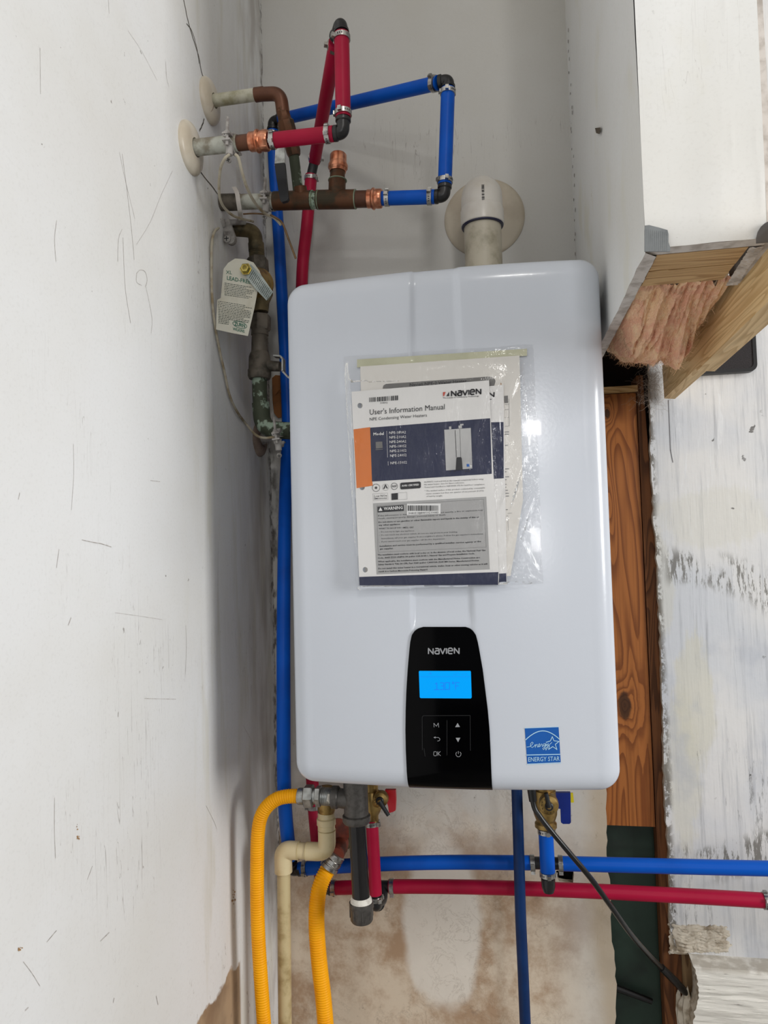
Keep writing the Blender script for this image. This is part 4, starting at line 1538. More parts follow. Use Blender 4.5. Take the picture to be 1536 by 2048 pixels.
def TW(m_, body, conv, x0, y0, x1, y1, h, bold=0.0):
    a__, b__ = conv(x0, y0), conv(x1, y1)
    k = {cA: 3.491, cB: 4.518, cC: 4.8}[conv]
    T(m_, body, a__[0], a__[1], b__[0], b__[1], h / k, t3, bold, 1)


TW(mb, 'Model', cB, 302, 592, 396, 586, 26, 0.02)
for i, body in enumerate(('NPE-180A2', 'NPE-210A2', 'NPE-240A2', 'NPE-180S2', 'NPE-210S2', 'NPE-240S2')):
    yy = 577 + i * 41.3
    TW(mb, body, cB, 444 + i * 1.8, yy + 2, 596 + i * 1.2, yy - 5, 23)
TW(mb, 'NPE-150S2', cB, 456, 852, 604, 844, 23)
mb.stroke(pp([(422, 552), (430, 790)], t3, cB), 0.00035, NF)
mb.stroke(pp([(434, 826), (436, 862)], t3, cB), 0.00035, NF)
mb.build('model_list', 'white_ink', man, smooth=False)
mb = MB()
TW(mb, 'WARNING', cC, 324, 338, 506, 326, 30, 0.02)
poly(mb, [(274, 346), (292, 308), (312, 343)], t3, cC)
mb.build('warning_text', 'white_ink', man, smooth=False)
mb = MB()
TW(mb, 'AHRI CERTIFIED', cC, 496, 112, 664, 100, 17, 0.02)
mb.build('badge_text', 'white_ink', man, smooth=False)
mb = MB()
poly(mb, [(930, 200), (955, 198), (940, 236), (932, 238)], t3, cB)
mb.build('logo_mark', 'red_ink', man, smooth=False)
mb = MB()
poly(mb, [(322, 650), (382, 646), (386, 704), (324, 710)], t3, cB)
poly(mb, [(320, 718), (388, 712), (388, 718), (322, 724)], t3, cB)
mb.build('small_label_print', 'pill_grey', man, smooth=False)
# printed picture of the heater on the cover
mb = MB()
poly(mb, [(942, 540), (1182, 524), (1196, 890), (958, 908)], t3, cB)
poly(mb, [(985, 512), (1005, 510), (1006, 534), (986, 536)], t3, cB)
poly(mb, [(1070, 502), (1100, 500), (1102, 526), (1072, 528)], t3, cB)
poly(mb, [(1085, 488), (1116, 486), (1116, 500), (1085, 502)], t3, cB)
pic = mb.build('cover_picture', 'photo_grey', man, smooth=False)
mb = MB()
t4 = S(YA, 0.0012)
poly(mb, [(1052, 796), (1060, 788), (1092, 787), (1100, 796), (1108, 902), (1046, 906)], t4, cB)
mb.stroke(pp([(1040, 538), (1052, 790)], t4, cB), 0.0006, NF)
mb.stroke(pp([(1082, 534), (1092, 790)], t4, cB), 0.0003, NF)
for bx in (992, 1030, 1130, 1160):
    poly(mb, [(bx, 908), (bx + 10, 908), (bx + 10, 920), (bx, 922)], t4, cB)
mb.build('picture_panel', 'ink', pic, smooth=False)
mb = MB()
poly(mb, [(1144, 850), (1168, 848), (1170, 872), (1146, 874)], t4, cB)
mb.build('picture_label', 'sticker_blue', pic, smooth=False)
# barcode sticker across the warning
stk = sheet('barcode_sticker', [cC(*p) for p in ((546, 276), (870, 274), (868, 372), (545, 384))], YA - 0.0009, 0.0003, 'white_ink', None, None, man)
mb = MB()
t5 = S(YA, 0.0013)
xb = 556
while xb < 850:
    bw = random.choice((3, 4, 6, 9))
    poly(mb, [(xb, 292), (xb + bw, 292), (xb + bw, 344), (xb, 345)], t5, cC)
    xb += bw + random.choice((3, 4, 6, 7))
a__, b__ = cC(562, 376), cC(848, 368)
T(mb, '3080518J8W10210083', a__[0], a__[1], b__[0], b__[1], 3.8, t5, 0.0, 1)
mb.build('barcode_print', 'ink', stk, smooth=False)

# the bag itself: a film over the papers, wrinkled to the right and below
TL, TR, BR, BL = (687, 713), (1067, 689), (1087, 1167), (715, 1181)


def bag_px(u, v):
    a_ = (TL[0] + (TR[0] - TL[0]) * u, TL[1] + (TR[1] - TL[1]) * u)
    b_ = (BL[0] + (BR[0] - BL[0]) * u, BL[1] + (BR[1] - BL[1]) * u)
    return a_[0] + (b_[0] - a_[0]) * v + 3 * mnoise.noise(V((v * 5, u * 2, 1))), a_[1] + (b_[1] - a_[1]) * v + 2 * mnoise.noise(V((u * 6, v * 2, 4)))


BAG_FOLDS = ((0.96, 0.03, 0.86, 0.22, 0.003), (0.93, 0.46, 0.80, 0.74, 0.0045), (0.97, 0.62, 0.84, 0.90, 0.0035), (0.78, 0.72, 0.98, 0.80, 0.003),
             (0.88, 0.80, 0.99, 0.97, 0.003), (0.70, 0.30, 0.60, 0.55, 0.0014), (0.76, 0.14, 0.66, 0.42, 0.0012), (0.93, 0.10, 0.95, 0.45, 0.0025), (0.62, 0.92, 0.86, 0.86, 0.002), (0.44, 0.09, 0.36, 0.17, 0.0016))


def bag_front(u, v):
    x, y = bag_px(u, v)
    p = P(x, y, -0.022)
    base = cover_y(p.x, p.z - ZB) - 0.0034
    f = sstep(0.0, 0.030, u) * min(1.0, (1.0 - u) / 0.24) * sstep(1.0, 0.985, v)
    top = -0.0212 - 0.0076 * sstep(0.05, 0.15, v)
    f *= sstep(0.0, 0.05, v)
    r_ = sstep(0.76, 0.95, u)
    q = V((u * 9 + v * 4, v * 5 - u * 2, 0.5))
    wr = abs(mnoise.noise(q)) * 0.0035 * r_ + abs(mnoise.noise(V((u * 20 + v * 6, v * 9, 2)))) * 0.0016 * r_
    wr += 0.0009 * abs(mnoise.noise(V((u * 7 + v * 3.4, v * 1.6, 6)))) * sstep(0.0, 0.2, v)
    wr += 0.0022 * sstep(0.90, 1.0, v) * sstep(0.5, 0.8, u) * abs(mnoise.noise(V((u * 14 + v * 9, v * 10, 3))))
    for ax_, ay_, bx_, by_, hh in BAG_FOLDS:
        dx_, dy_ = bx_ - ax_, by_ - ay_
        t_ = ((u - ax_) * dx_ + (v - ay_) * dy_) / (dx_ * dx_ + dy_ * dy_)
        if 0 < t_ < 1:
            d_ = math.hypot(u - ax_ - dx_ * t_, v - ay_ - dy_ * t_)
            wr += hh * math.exp(-(d_ / 0.011) ** 2) * math.sin(math.pi * t_) ** 0.5
    Y = base * (1 - f) + top * f - wr * min(1, f * 3)
    if 712 < x < 1044 and 735 < y < 1165:
        Y = min(Y, YC - 0.0016)
    if 722 < x < 1018 and 770 < y < 1174:
        Y = min(Y, YB_ - 0.0010)
    if 700 + (y - 783) * 0.042 < x < 1001 and 762 < y < 1173:
        Y = min(Y, YA - 0.0022)
    return P(x, y, Y)


def bag_back(u, v):
    x, y = bag_px(u, v)
    p = P(x, y, -0.015)
    return P(x, y, cover_y(p.x, p.z - ZB) - 0.0007)


bag = thing('document_bag', P(890, 1180, -0.02), 'clear crinkled plastic document bag stuck to the front of the white heater', 'plastic bag')
mb = MB()
mb.grid(bag_front, 150, 170)
mb.build('front_film', 'film', bag)
mb = MB()
mb.grid(bag_back, 24, 30)
mb.build('back_film', 'film', bag)
mb = MB()


def strip_fn(u, v):
    x = 714 + 340 * u
    y = 719 - 21.5 * u + 16 * v - 2 * v * u
    p = P(x, y, -0.02)
    return P(x, y, cover_y(p.x, p.z - ZB) - 0.0012 - 0.0010 * v)


mb.grid(strip_fn, 30, 3)
mb.build('adhesive_strip', 'olive_strip', bag)

# ================================================================== PLUMBING
R34 = 0.0111                                            # 3/4 inch PEX
FWD = V((0, -1, 0))


def pipe(parent, pts, r, mat, name='pipe', n=20):
    return MB().tube(pts, r, n).build(name, mat, parent)


def hose_clamp(parent, c, axis, r=R34, ear=FWD, wd=0.0075):
    """Stainless cinch band with its folded ear and a stub of strap."""
    a_ = V(axis).normalized()
    e = V(ear)
    e = (e - a_ * e.dot(a_)).normalized()
    s_ = a_.cross(e)
    c = V(c)
    m_ = MB()
    m_.lathe(c - a_ * wd / 2, a_, [(0, r + 0.0002), (0.0003, r + 0.0015), (wd - 0.0003, r + 0.0015), (wd, r + 0.0002)], 28)
    m_.box(c + e * (r + 0.0034), a_ * wd * 0.42, e * 0.0022, s_ * 0.0026)
    m_.box(c + (e * 0.35 - s_).normalized() * (r + 0.0024), a_ * wd * 0.36, (e * 0.35 - s_).normalized() * 0.0010, (e + s_ * 0.35).normalized() * 0.0034)
    m_.slot = 1
    for k in (0.62, 0.86, 1.12):
        d = (e * math.cos(k) + s_ * math.sin(k))
        m_.box(c + d * (r + 0.0016), a_ * 0.0012, d * 0.0002, d.cross(a_) * 0.0006)
    o_ = m_.build('hose_clamp', ['steel', 'ink'], parent)
    return o_


def elbow(parent, p_in, corner, p_out, r=0.0096, mat='black_poly', name='elbow', R=0.011, collar=0.0112):
    p_in, corner, p_out = V(p_in), V(corner), V(p_out)
    m_ = MB()
    m_.tube(fillet([p_in, corner, p_out], R, 8), r, 18)
    for e in (p_in, p_out):
        d = (corner - e).normalized()
        m_.lathe(e + d * 0.001, d, [(0, collar), (0.0045, collar), (0.006, r)], 20)
    return m_.build(name, mat, parent)


def press_ring(m_, p0, p1, r):
    """Copper press coupling: sleeve, hexed collar, raised O-ring bead."""
    a_ = V(p1) - V(p0)
    L = a_.length
    m_.lathe(p0, a_, [(0, r * 0.90), (L * 0.06, r), (L * 0.30, r), (L * 0.34, r * 1.06), (L * 0.40, r * 1.17), (L * 0.47, r * 1.19), (L * 0.53, r * 1.12),
                      (L * 0.58, r * 1.02), (L * 0.66, r * 1.05), (L * 0.94, r * 1.04), (L, r * 0.96)], 28)
    return m_


def pan_screw(parent, c, d, r=0.0042, mat='dusty_zinc', name='screw'):
    d = V(d).normalized()
    u, w_, _ = frame(d)
    m_ = MB()
    m_.lathe(V(c) - d * 0.006, d, [(0, r * 0.5), (0.005, r * 0.5), (0.0052, r), (0.0068, r * 0.95), (0.0080, r * 0.6), (0.0084, r * 0.1)], 16)
    m_.slot = 1
    for q in (u, w_):
        m_.box(V(c) + d * 0.0023, q * r * 0.62, q.cross(d) * r * 0.11, d * 0.0003)
    return m_.build(name, [mat, 'ink'], parent)


def hexnut(m_, p0, p1, r):
    a_ = V(p1) - V(p0)
    L = a_.length
    return m_.lathe(p0, a_, [(0, r * 0.88), (L * 0.12, r), (L * 0.88, r), (L, r * 0.88)], 6)


# ---- wall escutcheons
def escutcheon(px, py, R, r_in, label, split, mat='ivory'):
    c = on_left(px, py, 0.0)
    t = thing('pipe_escutcheon', c, label, 'escutcheon', 'pipe escutcheons on the left wall')
    ax = V((1, 0, -0.004))
    m_ = MB()
    m_.lathe(c, ax, [(0, R), (0.003, R), (0.0065, R * 0.93), (0.0095, R * 0.76), (0.0108, R * 0.58), (0.0108, r_in + 0.001), (0.004, r_in)], 44)
    m_.build('plate', mat, t)
    if split:
        m_ = MB()
        q = []
        for k in range(7):
            rr = r_in + (R - r_in) * k / 6
            hgt = 0.0112 if rr < R * 0.6 else 0.0112 - 0.0085 * ((rr / R - 0.6) / 0.4) ** 1.6
            q.append(c + V((hgt, -0.42 * rr, -0.90 * rr)))
        m_.tube(q, 0.0005, 6)
        m_.build('split_line', 'dusty_ivory', t)
    return c


cH = escutcheon(379, 296.5, 0.0385, 0.0128, 'ivory round pipe escutcheon on the left wall, the lower and nearer of the upper pair', False)
cC_ = escutcheon(417, 203, 0.0355, 0.0105, 'ivory round split escutcheon on the left wall behind the pale pipe with brown elbow', True)
cL = escutcheon(517, 880, 0.031, 0.013, 'dusty tan escutcheon low on the left wall beside the green crusted elbow', True, 'dusty_ivory')


# ---- hot stub with press coupling
Yh = 0.020
h0 = V((cH.x + 0.001, cH.y, cH.z))
h1, h2, h3 = P(476, 286.5, Yh), P(499, 284, Yh), P(538, 280.5, Yh)
t = thing('hot_copper_stub', h0, 'pale painted copper stub with bright copper press coupling from the lower ivory escutcheon', 'pipe')
pipe(t, [h0, h1], 0.0121, 'pale_pipe_grey', 'painted_pipe')
pipe(t, [h1, h2 + (h2 - h1) * 0.3], 0.0113, 'copper_brown', 'copper_pipe')
m_ = press_ring(MB(), h2, h3, 0.0139)
hexnut(m_, h3 - (h3 - h2) * 0.36, h3 - (h3 - h2) * 0.02, 0.0150)
m_.build('press_coupling', 'copper_new', t)


# ---- grounding clamps
def ground_clamp(c, axis, r, label, flat=False):
    c = V(c)
    a_ = V(axis).normalized()
    t = thing('ground_clamp', c, label, 'clamp', 'grounding clamps')
    up = (V((0, 0, 1)) - a_ * a_.z).normalized()
    fr = a_.cross(up)
    if fr.y > 0:
        fr = -fr

    def arc(s0, s1, rr, n=14):
        return [c + (up * math.cos(math.radians(s0 + (s1 - s0) * k / n)) + fr * math.sin(math.radians(s0 + (s1 - s0) * k / n))) * rr for k in range(n + 1)]
    for name, s0, s1 in (('upper_jaw', -70, 70), ('lower_jaw', 110, 250)):
        m_ = MB()
        q = arc(s0, s1, r + 0.0016)
        for p, q2 in zip(q, q[1:]):
            mid = (p + q2) / 2
            d = (q2 - p)
            nr = (mid - c).normalized()
            m_.box(mid, a_ * 0.0058, d * 0.56, nr * 0.0013)
        sgn = 1 if name == 'upper_jaw' else -1
        for side in (0, -1):
            e = q[side]
            o_ = (e - c)
            fo = fr * (1 if o_.dot(fr) > 0 else -1)
            m_.box(e + fo * 0.0042, a_ * 0.0062, fo * 0.0058, up * 0.0013)
        m_.build(name, 'dusty_zinc', t)
    m_ = MB()
    m_.tube([c + fr * (r + 0.0058) - up * 0.012, c + fr * (r + 0.0058) + up * (r + 0.016)], 0.0024, 12)
    m_.lathe(c + fr * (r + 0.0058) + up * 0.0062, up, [(0, 0.0052), (0.0022, 0.0052), (0.003, 0.004)], 6)
    m_.lathe(c + fr * (r + 0.0058) + up * (r + 0.016), up, [(0, 0.0024), (0.003, 0.0012)], 10)
    m_.build('bolt', 'dusty_zinc', t)
    pan_screw(t, c + fr * (r + 0.0070) + up * 0.0042 - a_ * 0.0026, fr + up * 0.25)
    m_ = MB()
    lc = c - up * (r + 0.0015) + fr * (r * 0.72)
    m_.lathe(lc + up * 0.006, -up, [(0, 0.0042), (0.001, 0.0052), (0.0135, 0.0052), (0.0145, 0.0038)], 16)
    m_.build('wire_lug', 'dusty_zinc', t)
    pan_screw(t, lc - up * 0.0165 + fr * 0.002, fr * 0.9 - up * 0.35, 0.0044)
    return t, lc


gc1, lug1 = ground_clamp(P(464, 288, Yh), h1 - h0, 0.0123, 'dusty grounding clamp with screws gripping the pale hot pipe stub')

# ---- cold copper run
Yc = 0.14
k0, k1 = P(446, 404.5, Yc), P(548, 402, Yc)
k2, k3, k4, k5, k6 = P(596, 400.5, Yc), P(622, 400, Yc), P(711, 398.5, Yc), P(735, 398, Yc), P(764, 397, Yc)
t = thing('cold_copper_run', k0, 'tarnished copper cold water run with tee, capped stub and black lever valve', 'pipe')
k0 = V((lx(k0.z) + 0.001, k0.y, k0.z))
pipe(t, [k0, P(480, 404, Yc)], 0.0136, 'grey_bronze', 'pipe_end')
pipe(t, [P(472, 404, Yc), k1], 0.0124, 'pale_pipe_grey', 'painted_pipe')
pipe(t, [k1, k3], 0.0150, 'copper_old', 'tee')
pipe(t, [k3, P(637, 399.6, Yc)], 0.0138, 'verdigris', 'pipe')
m_ = MB()
m_.tube([P(634, 399.6, Yc), k4], 0.0150, 22)
tb0, tb1, tb2 = P(673.5, 399, Yc), P(674.5, 361, Yc), P(675.5, 338, Yc)
m_.tube([tb0, tb1], 0.0139, 22)
m_.build('tee', 'copper_old', t)
pipe(t, [k4, k5], 0.0133, 'copper_brown', 'pipe')
press_ring(MB(), k5 - (k6 - k5) * 0.05, k6, 0.0143).build('press_coupling', 'copper_new', t)
pipe(t, [tb1, tb2], 0.0121, 'copper_old', 'pipe')
m_ = MB()
cap0, cap1 = P(675.5, 344, Yc), P(677, 308, Yc)
a_ = cap1 - cap0
L = a_.length
m_.lathe(cap0, a_, [(0, 0.0132), (L * 0.12, 0.0136), (L * 0.2, 0.0158), (L * 0.36, 0.0160), (L * 0.5, 0.0140), (L * 0.58, 0.0136), (L * 0.93, 0.0134), (L, 0.0118)], 28)
m_.build('press_cap', 'copper_new', t)
for pts in ([k4], [P(625, 400, Yc)], [P(637, 399.6, Yc)], [P(675, 361, Yc)]):
    m_ = MB()
    ax = (tb1 - tb0) if pts[0].z > k4.z + 0.02 else (k5 - k4)
    m_.lathe(pts[0] - ax.normalized() * 0.0012, ax, [(0, 0.0140), (0.0006, 0.0153), (0.0018, 0.0153), (0.0024, 0.0140)], 22)
    m_.build('solder_joint', 'solder', t)
# riser, lever valve, elbow, pale stub back to the wall
v = [P(598, 398, Yc), P(592, 345, 0.128), P(586, 300, 0.118), P(573, 252, 0.108), P(566, 222, 0.103), P(563, 200, 0.10)]
pipe(t, [v[0], v[1], v[2]], 0.0083, 'verdigris', 'riser')
pipe(t, [P(603, 396, Yc - 0.002), P(600, 374, 0.134)], 0.0106, 'copper_old', 'solder_cup')
m_ = MB()
d = v[3] - v[2]
m_.lathe(v[2] - d * 0.25, d, [(0, 0.0100), (0.006, 0.0118), (0.030, 0.0118), (0.034, 0.0138), (0.052, 0.0138), (0.055, 0.0110), (0.064, 0.0104), (0.072, 0.0104)], 8)
m_.build('valve_body', 'copper_old', t)
pipe(t, [v[3], v[4]], 0.0084, 'grimy_brass', 'pipe')
eC = P(561, 187, 0.098)
pipe(t, fillet([P(566, 226, 0.103), eC, P(512, 189, 0.100)], 0.016, 10), 0.0106, 'copper_brown', 'elbow')
pipe(t, [P(528, 187.5, 0.100), P(510, 190, 0.100)], 0.0109, 'copper_brown', 'elbow_cup')
pipe(t, [P(516, 188.5, 0.100), V((cC_.x + 0.001, cC_.y, cC_.z))], 0.0097, 'pale_pipe', 'painted_pipe')
m_ = MB()
m_.prism([P(x, y, 0.088) for x, y in ((551, 290), (569, 288), (570, 330), (549, 331))], (0, 0.002, 0))
m_.tube([P(562, 292, 0.088), P(578, 284, 0.112)], 0.004, 10)
lv = m_.build('lever', 'zinc', t, smooth=False)
m_ = MB()
gp = [(549, 327), (569, 325), (571, 345), (574, 372), (577, 396), (574, 401), (564, 404), (560, 400), (555, 370), (551, 345)]
m_.prism([P(x, y, 0.085) for x, y in gp], (0, 0.0065, 0))
g = m_.build('lever_grip', 'black_grip', lv, smooth=False)
g['label'] = 'black vinyl lever grip'

gc2, lug2 = ground_clamp(P(536, 403, Yc), k1 - k0, 0.0126, 'grimy grounding clamp with long bolt on the copper cold run')

# ---- red hot PEX loop, upper
A0, A1 = P(540, 281.5, Yh), P(667, 267.5, Yh)
B0, B1 = P(686.5, 236, Yh), P(683.3, 68, Yh)
C0, C1 = P(672, 84, 0.060), P(629, 322, 0.300)
D0 = P(622.5, 350, 0.302)
Dp = [D0, P(614, 450, 0.308), P(604, 560, 0.315), P(602, 800, 0.318), P(606, 1100, 0.312), P(616, 1400, 0.306), P(627, 1600, 0.300), P(634, 1680, 0.285), P(641, 1752, 0.250)]
t = thing('red_water_line', A0, 'red PEX hot water line looping up beside the left wall and down behind the heater', 'pipe')
pipe(t, [A0, A1], R34, 'red')
elbow(t, A1, P(685.5, 265.5, Yh), B0, R=0.013)
pipe(t, [B0, B1], R34, 'red')
elbow(t, B1, P(681.5, 46, Yh + 0.004), P(672.5, 76, 0.050), R=0.014)
pipe(t, [P(672, 84, 0.056), C1], R34, 'red')
pipe(t, [C1, D0], 0.0088, 'black_poly', 'coupling')
pipe(t, spline(Dp, 8), R34, 'red')
for c, ax, ear in ((P(545.5, 281, Yh), A1 - A0, V((0, -1, -0.55))), (P(655, 268.8, Yh), A1 - A0, V((0, -1, -0.4))), (P(686.3, 227, Yh), B1 - B0, V((-0.15, -1, 0))),
                   (P(683.5, 76, Yh), B1 - B0, V((-1, -0.8, 0))), (P(670, 92, 0.066), C1 - C0, V((-1, -0.3, 0))), (P(630, 315, 0.295), C1 - C0, V((1, -0.2, 0))),
                   (P(622, 357, 0.303), Dp[1] - Dp[0], V((0.7, -0.8, 0))), (P(628, 1614, 0.298), Dp[6] - Dp[5], V((-1, -0.35, 0)))):
    hose_clamp(t, c, ax, ear=ear)

# ---- blue cold PEX loop, upper
A0, A1 = P(764, 397, Yc), P(869, 393.6, Yc)
B0, B1 = P(889.5, 370, Yc), P(896, 178, Yc)
C0, C1 = P(877, 165.5, Yc + 0.004), P(561, 239, 0.340)
D = [P(545.5, 262, 0.345), P(548, 330, 0.347), P(556, 450, 0.347), P(565.5, 620, 0.345), P(572.5, 760, 0.340), P(575.5, 860, 0.325), P(571, 980, 0.27), P(568.5, 1100, 0.21), P(567, 1250, 0.165), P(567, 1420, 0.15),
     P(568, 1560, 0.155), P(572, 1640, 0.17), P(580, 1715, 0.205)]
t = thing('blue_water_line', A0, 'blue PEX cold water line looping above the vent and dropping down the left corner', 'pipe')
pipe(t, [A0, A1], R34, 'blue')
elbow(t, A1, P(888.5, 392.5, Yc), B0, R=0.010)
pipe(t, [B0, B1], R34, 'blue')
elbow(t, B1, P(896.8, 160.5, Yc + 0.001), C0, R=0.010)
pipe(t, [C0, C1], R34, 'blue')
elbow(t, C1, P(545, 242.5, 0.345), D[0], R=0.012)
pipe(t, spline(D, 8), R34, 'blue')
for c, ax, ear in ((P(774, 396.7, Yc), A1 - A0, V((0, -1, 0.1))), (P(859, 394, Yc), A1 - A0, V((0, -1, 0.25))), (P(889.7, 362, Yc), B1 - B0, V((0.3, -1, 0))),
                   (P(895.8, 185, Yc), B1 - B0, V((0, -1, 0))), (P(868.5, 167.5, Yc + 0.005), C1 - C0, V((0, -1, 0.3))), (P(545.7, 270, 0.345), D[1] - D[0], V((-0.4, -1, 0)))):
    hose_clamp(t, c, ax, ear=ear)

# ---- pressure regulator column on the left
Yr = 0.20
t = thing('pressure_regulator', P(519, 860, Yr), 'grimy brass pressure regulator column with union and green crusted copper elbow on the left wall', 'valve')
r0 = on_left(462, 463, 0.001)
r1 = P(510, 461, Yr)
pipe(t, fillet([V((r0.x, Yr - 0.01, r1.z + 0.002)), r1, P(512, 497, Yr)], 0.017, 10), 0.0122, 'grimy_brass', 'elbow')
pipe(t, [P(512, 487, Yr), P(513, 502, Yr)], 0.0136, 'grimy_brass', 'elbow_collar')
m_ = MB()
q0, q1 = P(513, 499, Yr), P(514.5, 521, Yr)
a_ = q1 - q0
L = a_.length
m_.lathe(q0, a_, [(L * k / 12, 0.0128 + 0.0008 * (k % 2)) for k in range(13)], 20)
m_.build('threads', 'grimy_brass', t)
hexnut(MB(), P(515, 516, Yr), P(517, 545, Yr), 0.0185).build('union_nut', 'grey_bronze', t)
m_ = MB()
bc = P(518, 572, Yr)
m_.lathe(P(517, 540, Yr), P(521, 628, Yr) - P(517, 540, Yr), [(0, 0.0145), (0.012, 0.0185), (0.03, 0.0235), (0.045, 0.0225), (0.058, 0.016), (0.074, 0.0135)], 26)
m_.build('body', 'grimy_brass', t)
bolt_at = P(489, 535, 0.0935)
m_ = MB()
ba = bolt_at - bc
L = ba.length
m_.lathe(bc + ba * 0.08, ba, [(0, 0.0275), (0.006, 0.0275), (0.008, 0.0255), (0.020, 0.024), (0.034, 0.017), (L * 0.70, 0.010), (L * 0.80, 0.007)], 30)
m_.build('bonnet', 'brass', t)
m_ = MB()
m_.tube([bc + ba * 0.6, bolt_at], 0.0036, 12)
m_.lathe(bolt_at - ba.normalized() * 0.009, ba, [(0, 0.0095), (0.001, 0.0098), (0.001, 0.0076), (0.007, 0.0076), (0.009, 0.0062)], 6)
m_.build('adjusting_bolt', 'gold_zinc', t)
hexnut(MB(), P(521, 630, Yr), P(521, 661, Yr), 0.0180).build('union_nut', 'grey_bronze', t)
m_ = MB()
q0, q1 = P(520, 655, Yr), P(519, 706, Yr)
a_ = q1 - q0
L = a_.length
m_.lathe(q0, a_, [(0, 0.0146), (L * 0.3, 0.0150), (L * 0.34, 0.0132), (L * 0.4, 0.0138), (L, 0.0140)], 22)
m_.build('nipple', 'grey_bronze', t)
m_ = MB()
q0, q1 = P(519, 704, Yr), P(519, 758, Yr)
a_ = q1 - q0
L = a_.length
m_.lathe(q0, a_, [(0, 0.0145), (L * 0.08, 0.0165), (L * 0.2, 0.0182), (L * 0.64, 0.0186), (L * 0.68, 0.0200), (L * 0.9, 0.0200), (L, 0.0178)], 26)
m_.tube([P(528, 731, Yr), P(560, 733, Yr)], [0.0098, 0.0086], 16)
m_.build('valve_body', 'grey_bronze', t)
m_ = MB()
hp = [P(x, y, Yr - 0.012) for x, y in ((550, 713), (563, 714), (567, 720), (567, 744), (577, 755), (584, 760))]
for a__, b__ in zip(hp, hp[1:]):
    d = b__ - a__
    m_.box((a__ + b__) / 2, d * 0.54, V((0, 0.007, 0)), d.normalized().cross(V((0, 1, 0))) * 0.0013)
m_.build('handle_strap', 'zinc', t, smooth=False)
pipe(t, [P(519, 755, Yr), P(519.5, 790, Yr), P(521, 812, Yr)], 0.0126, 'verdigris', 'pipe')
pipe(t, fillet([P(521, 806, Yr), P(526, 858, Yr), P(583, 862, Yr)], 0.022, 12), 0.0146, 'verdigris', 'elbow')
pipe(t, [V((cL.x + 0.002, cL.y, cL.z)), P(548, 866, 0.27), P(566, 862, 0.22)], 0.011, 'dusty_zinc', 'wall_stub')

gc3, lug3 = ground_clamp(P(557, 876, 0.178), V((1, 0.1, 0.1)), 0.0130, 'dusty grounding clamp at the lower copper elbow beside the heater edge')

# ---- wall-side ground clamp with two screws
c = P(456, 462, 0.148)
t = thing('ground_clamp', c, 'zinc pipe clamp with two cross-head screws close to the left wall', 'clamp', 'grounding clamps')
m_ = MB()
up = V((0.28, 0, -1)).normalized()
sd = V((1, 0, 0.28)).normalized()
out = [c + up * (-0.020) - sd * 0.007, c + up * (-0.020) + sd * 0.007, c + up * 0.012 + sd * 0.0085]
for k in range(7):
    a_ = math.pi * k / 6
    out.append(c + up * (0.014 + 0.0085 * math.sin(a_)) + sd * 0.0085 * math.cos(a_))
out.append(c + up * 0.012 - sd * 0.0085)
m_.prism(out, (0, 0.009, 0))
m_.build('plate', 'dusty_zinc', t, smooth=False)
pan_screw(t, P(439, 440, 0.140), FWD, 0.0052)
pan_screw(t, P(454, 478, 0.1455), FWD, 0.0062)
m_ = MB()
m_.tube([P(440, 440, 0.142), P(446, 452, 0.15)], 0.0065, 14)
m_.build('post', 'dusty_zinc', t)
m_ = MB()
m_.tube([P(450, 445, 0.156), P(490, 444, 0.18)], 0.0048, 12)
m_.build('strap', 'dusty_zinc', t)


# ---- ground wires and straps
def wire(name, pts, r, mat, label, cat):
    o_ = MB().tube(spline(pts, 8), r, 10).build(name, mat)
    return tag(o_, label, cat, 'loose wires on the plumbing')


wire('ground_wire', [P(459, 309, 0.002), P(449, 318, 0.0), P(441, 338, 0.012), P(438, 370, 0.03), P(440, 397, 0.05), P(449, 416, 0.075), P(466, 431, 0.10), P(484, 438, 0.125), P(506, 443, 0.172)], 0.0021, 'wire',
     'grimy white ground wire looping from the upper clamp back to the brass elbow', 'wire')
wire('ground_wire', [P(471, 309, 0.0), P(477, 316, 0.0), P(483, 340, 0.01), P(492, 370, 0.03), P(505, 398, 0.06), P(519, 417, 0.09), P(533, 429, 0.112), P(547, 435, 0.118), P(557, 444, 0.117), P(562, 450, 0.118)], 0.0022, 'wire',
     'frayed white ground wire slanting down from the upper clamp to the copper run clamp', 'wire')
lw = [on_left(x, y, 0.004) for x, y in ((437, 456), (428, 466), (423.5, 490), (423, 540), (424.5, 600), (430, 650), (439, 700), (449, 745), (459, 790), (474, 823), (494, 850))] + [P(512, 870, 0.185), P(530, 876, 0.165), P(552, 873, 0.160)]
wire('ground_wire', lw, 0.0021, 'wire', 'long white ground wire running down the left wall past the paper tag', 'wire')
wire('bare_wire', [P(541, 430, 0.112), P(554, 437, 0.110), P(565, 447, 0.110), P(577, 478, 0.116), P(591.5, 517, 0.122)], 0.0017, 'bare_wire', 'stiff brown wire end poking down past the blue line from the copper run clamp', 'wire')
wire('bare_wire', [P(487, 428, 0.128), P(510, 427, 0.120), P(535, 429, 0.112)], 0.0013, 'bare_wire', 'short dark wire lying under the copper run left of its clamp', 'wire')
m_ = MB()
ct = [P(468, 374, 0.128), P(474, 386, 0.122), P(477, 405, 0.121), P(480, 424, 0.124), P(481, 440, 0.150)]
ct = spline(ct, 5)
for a__, b__ in zip(ct, ct[1:]):
    d = b__ - a__
    m_.box((a__ + b__) / 2, d * 0.55, V((0.0036, 0, 0)), V((0, 0.0008, 0)))
tag(m_.build('cable_tie', 'nylon', smooth=False), 'white nylon strap looped over the copper run near the left wall', 'cable tie')

# ---- paper tag on the regulator bolt
Yt0, Yt1 = 0.098, 0.112


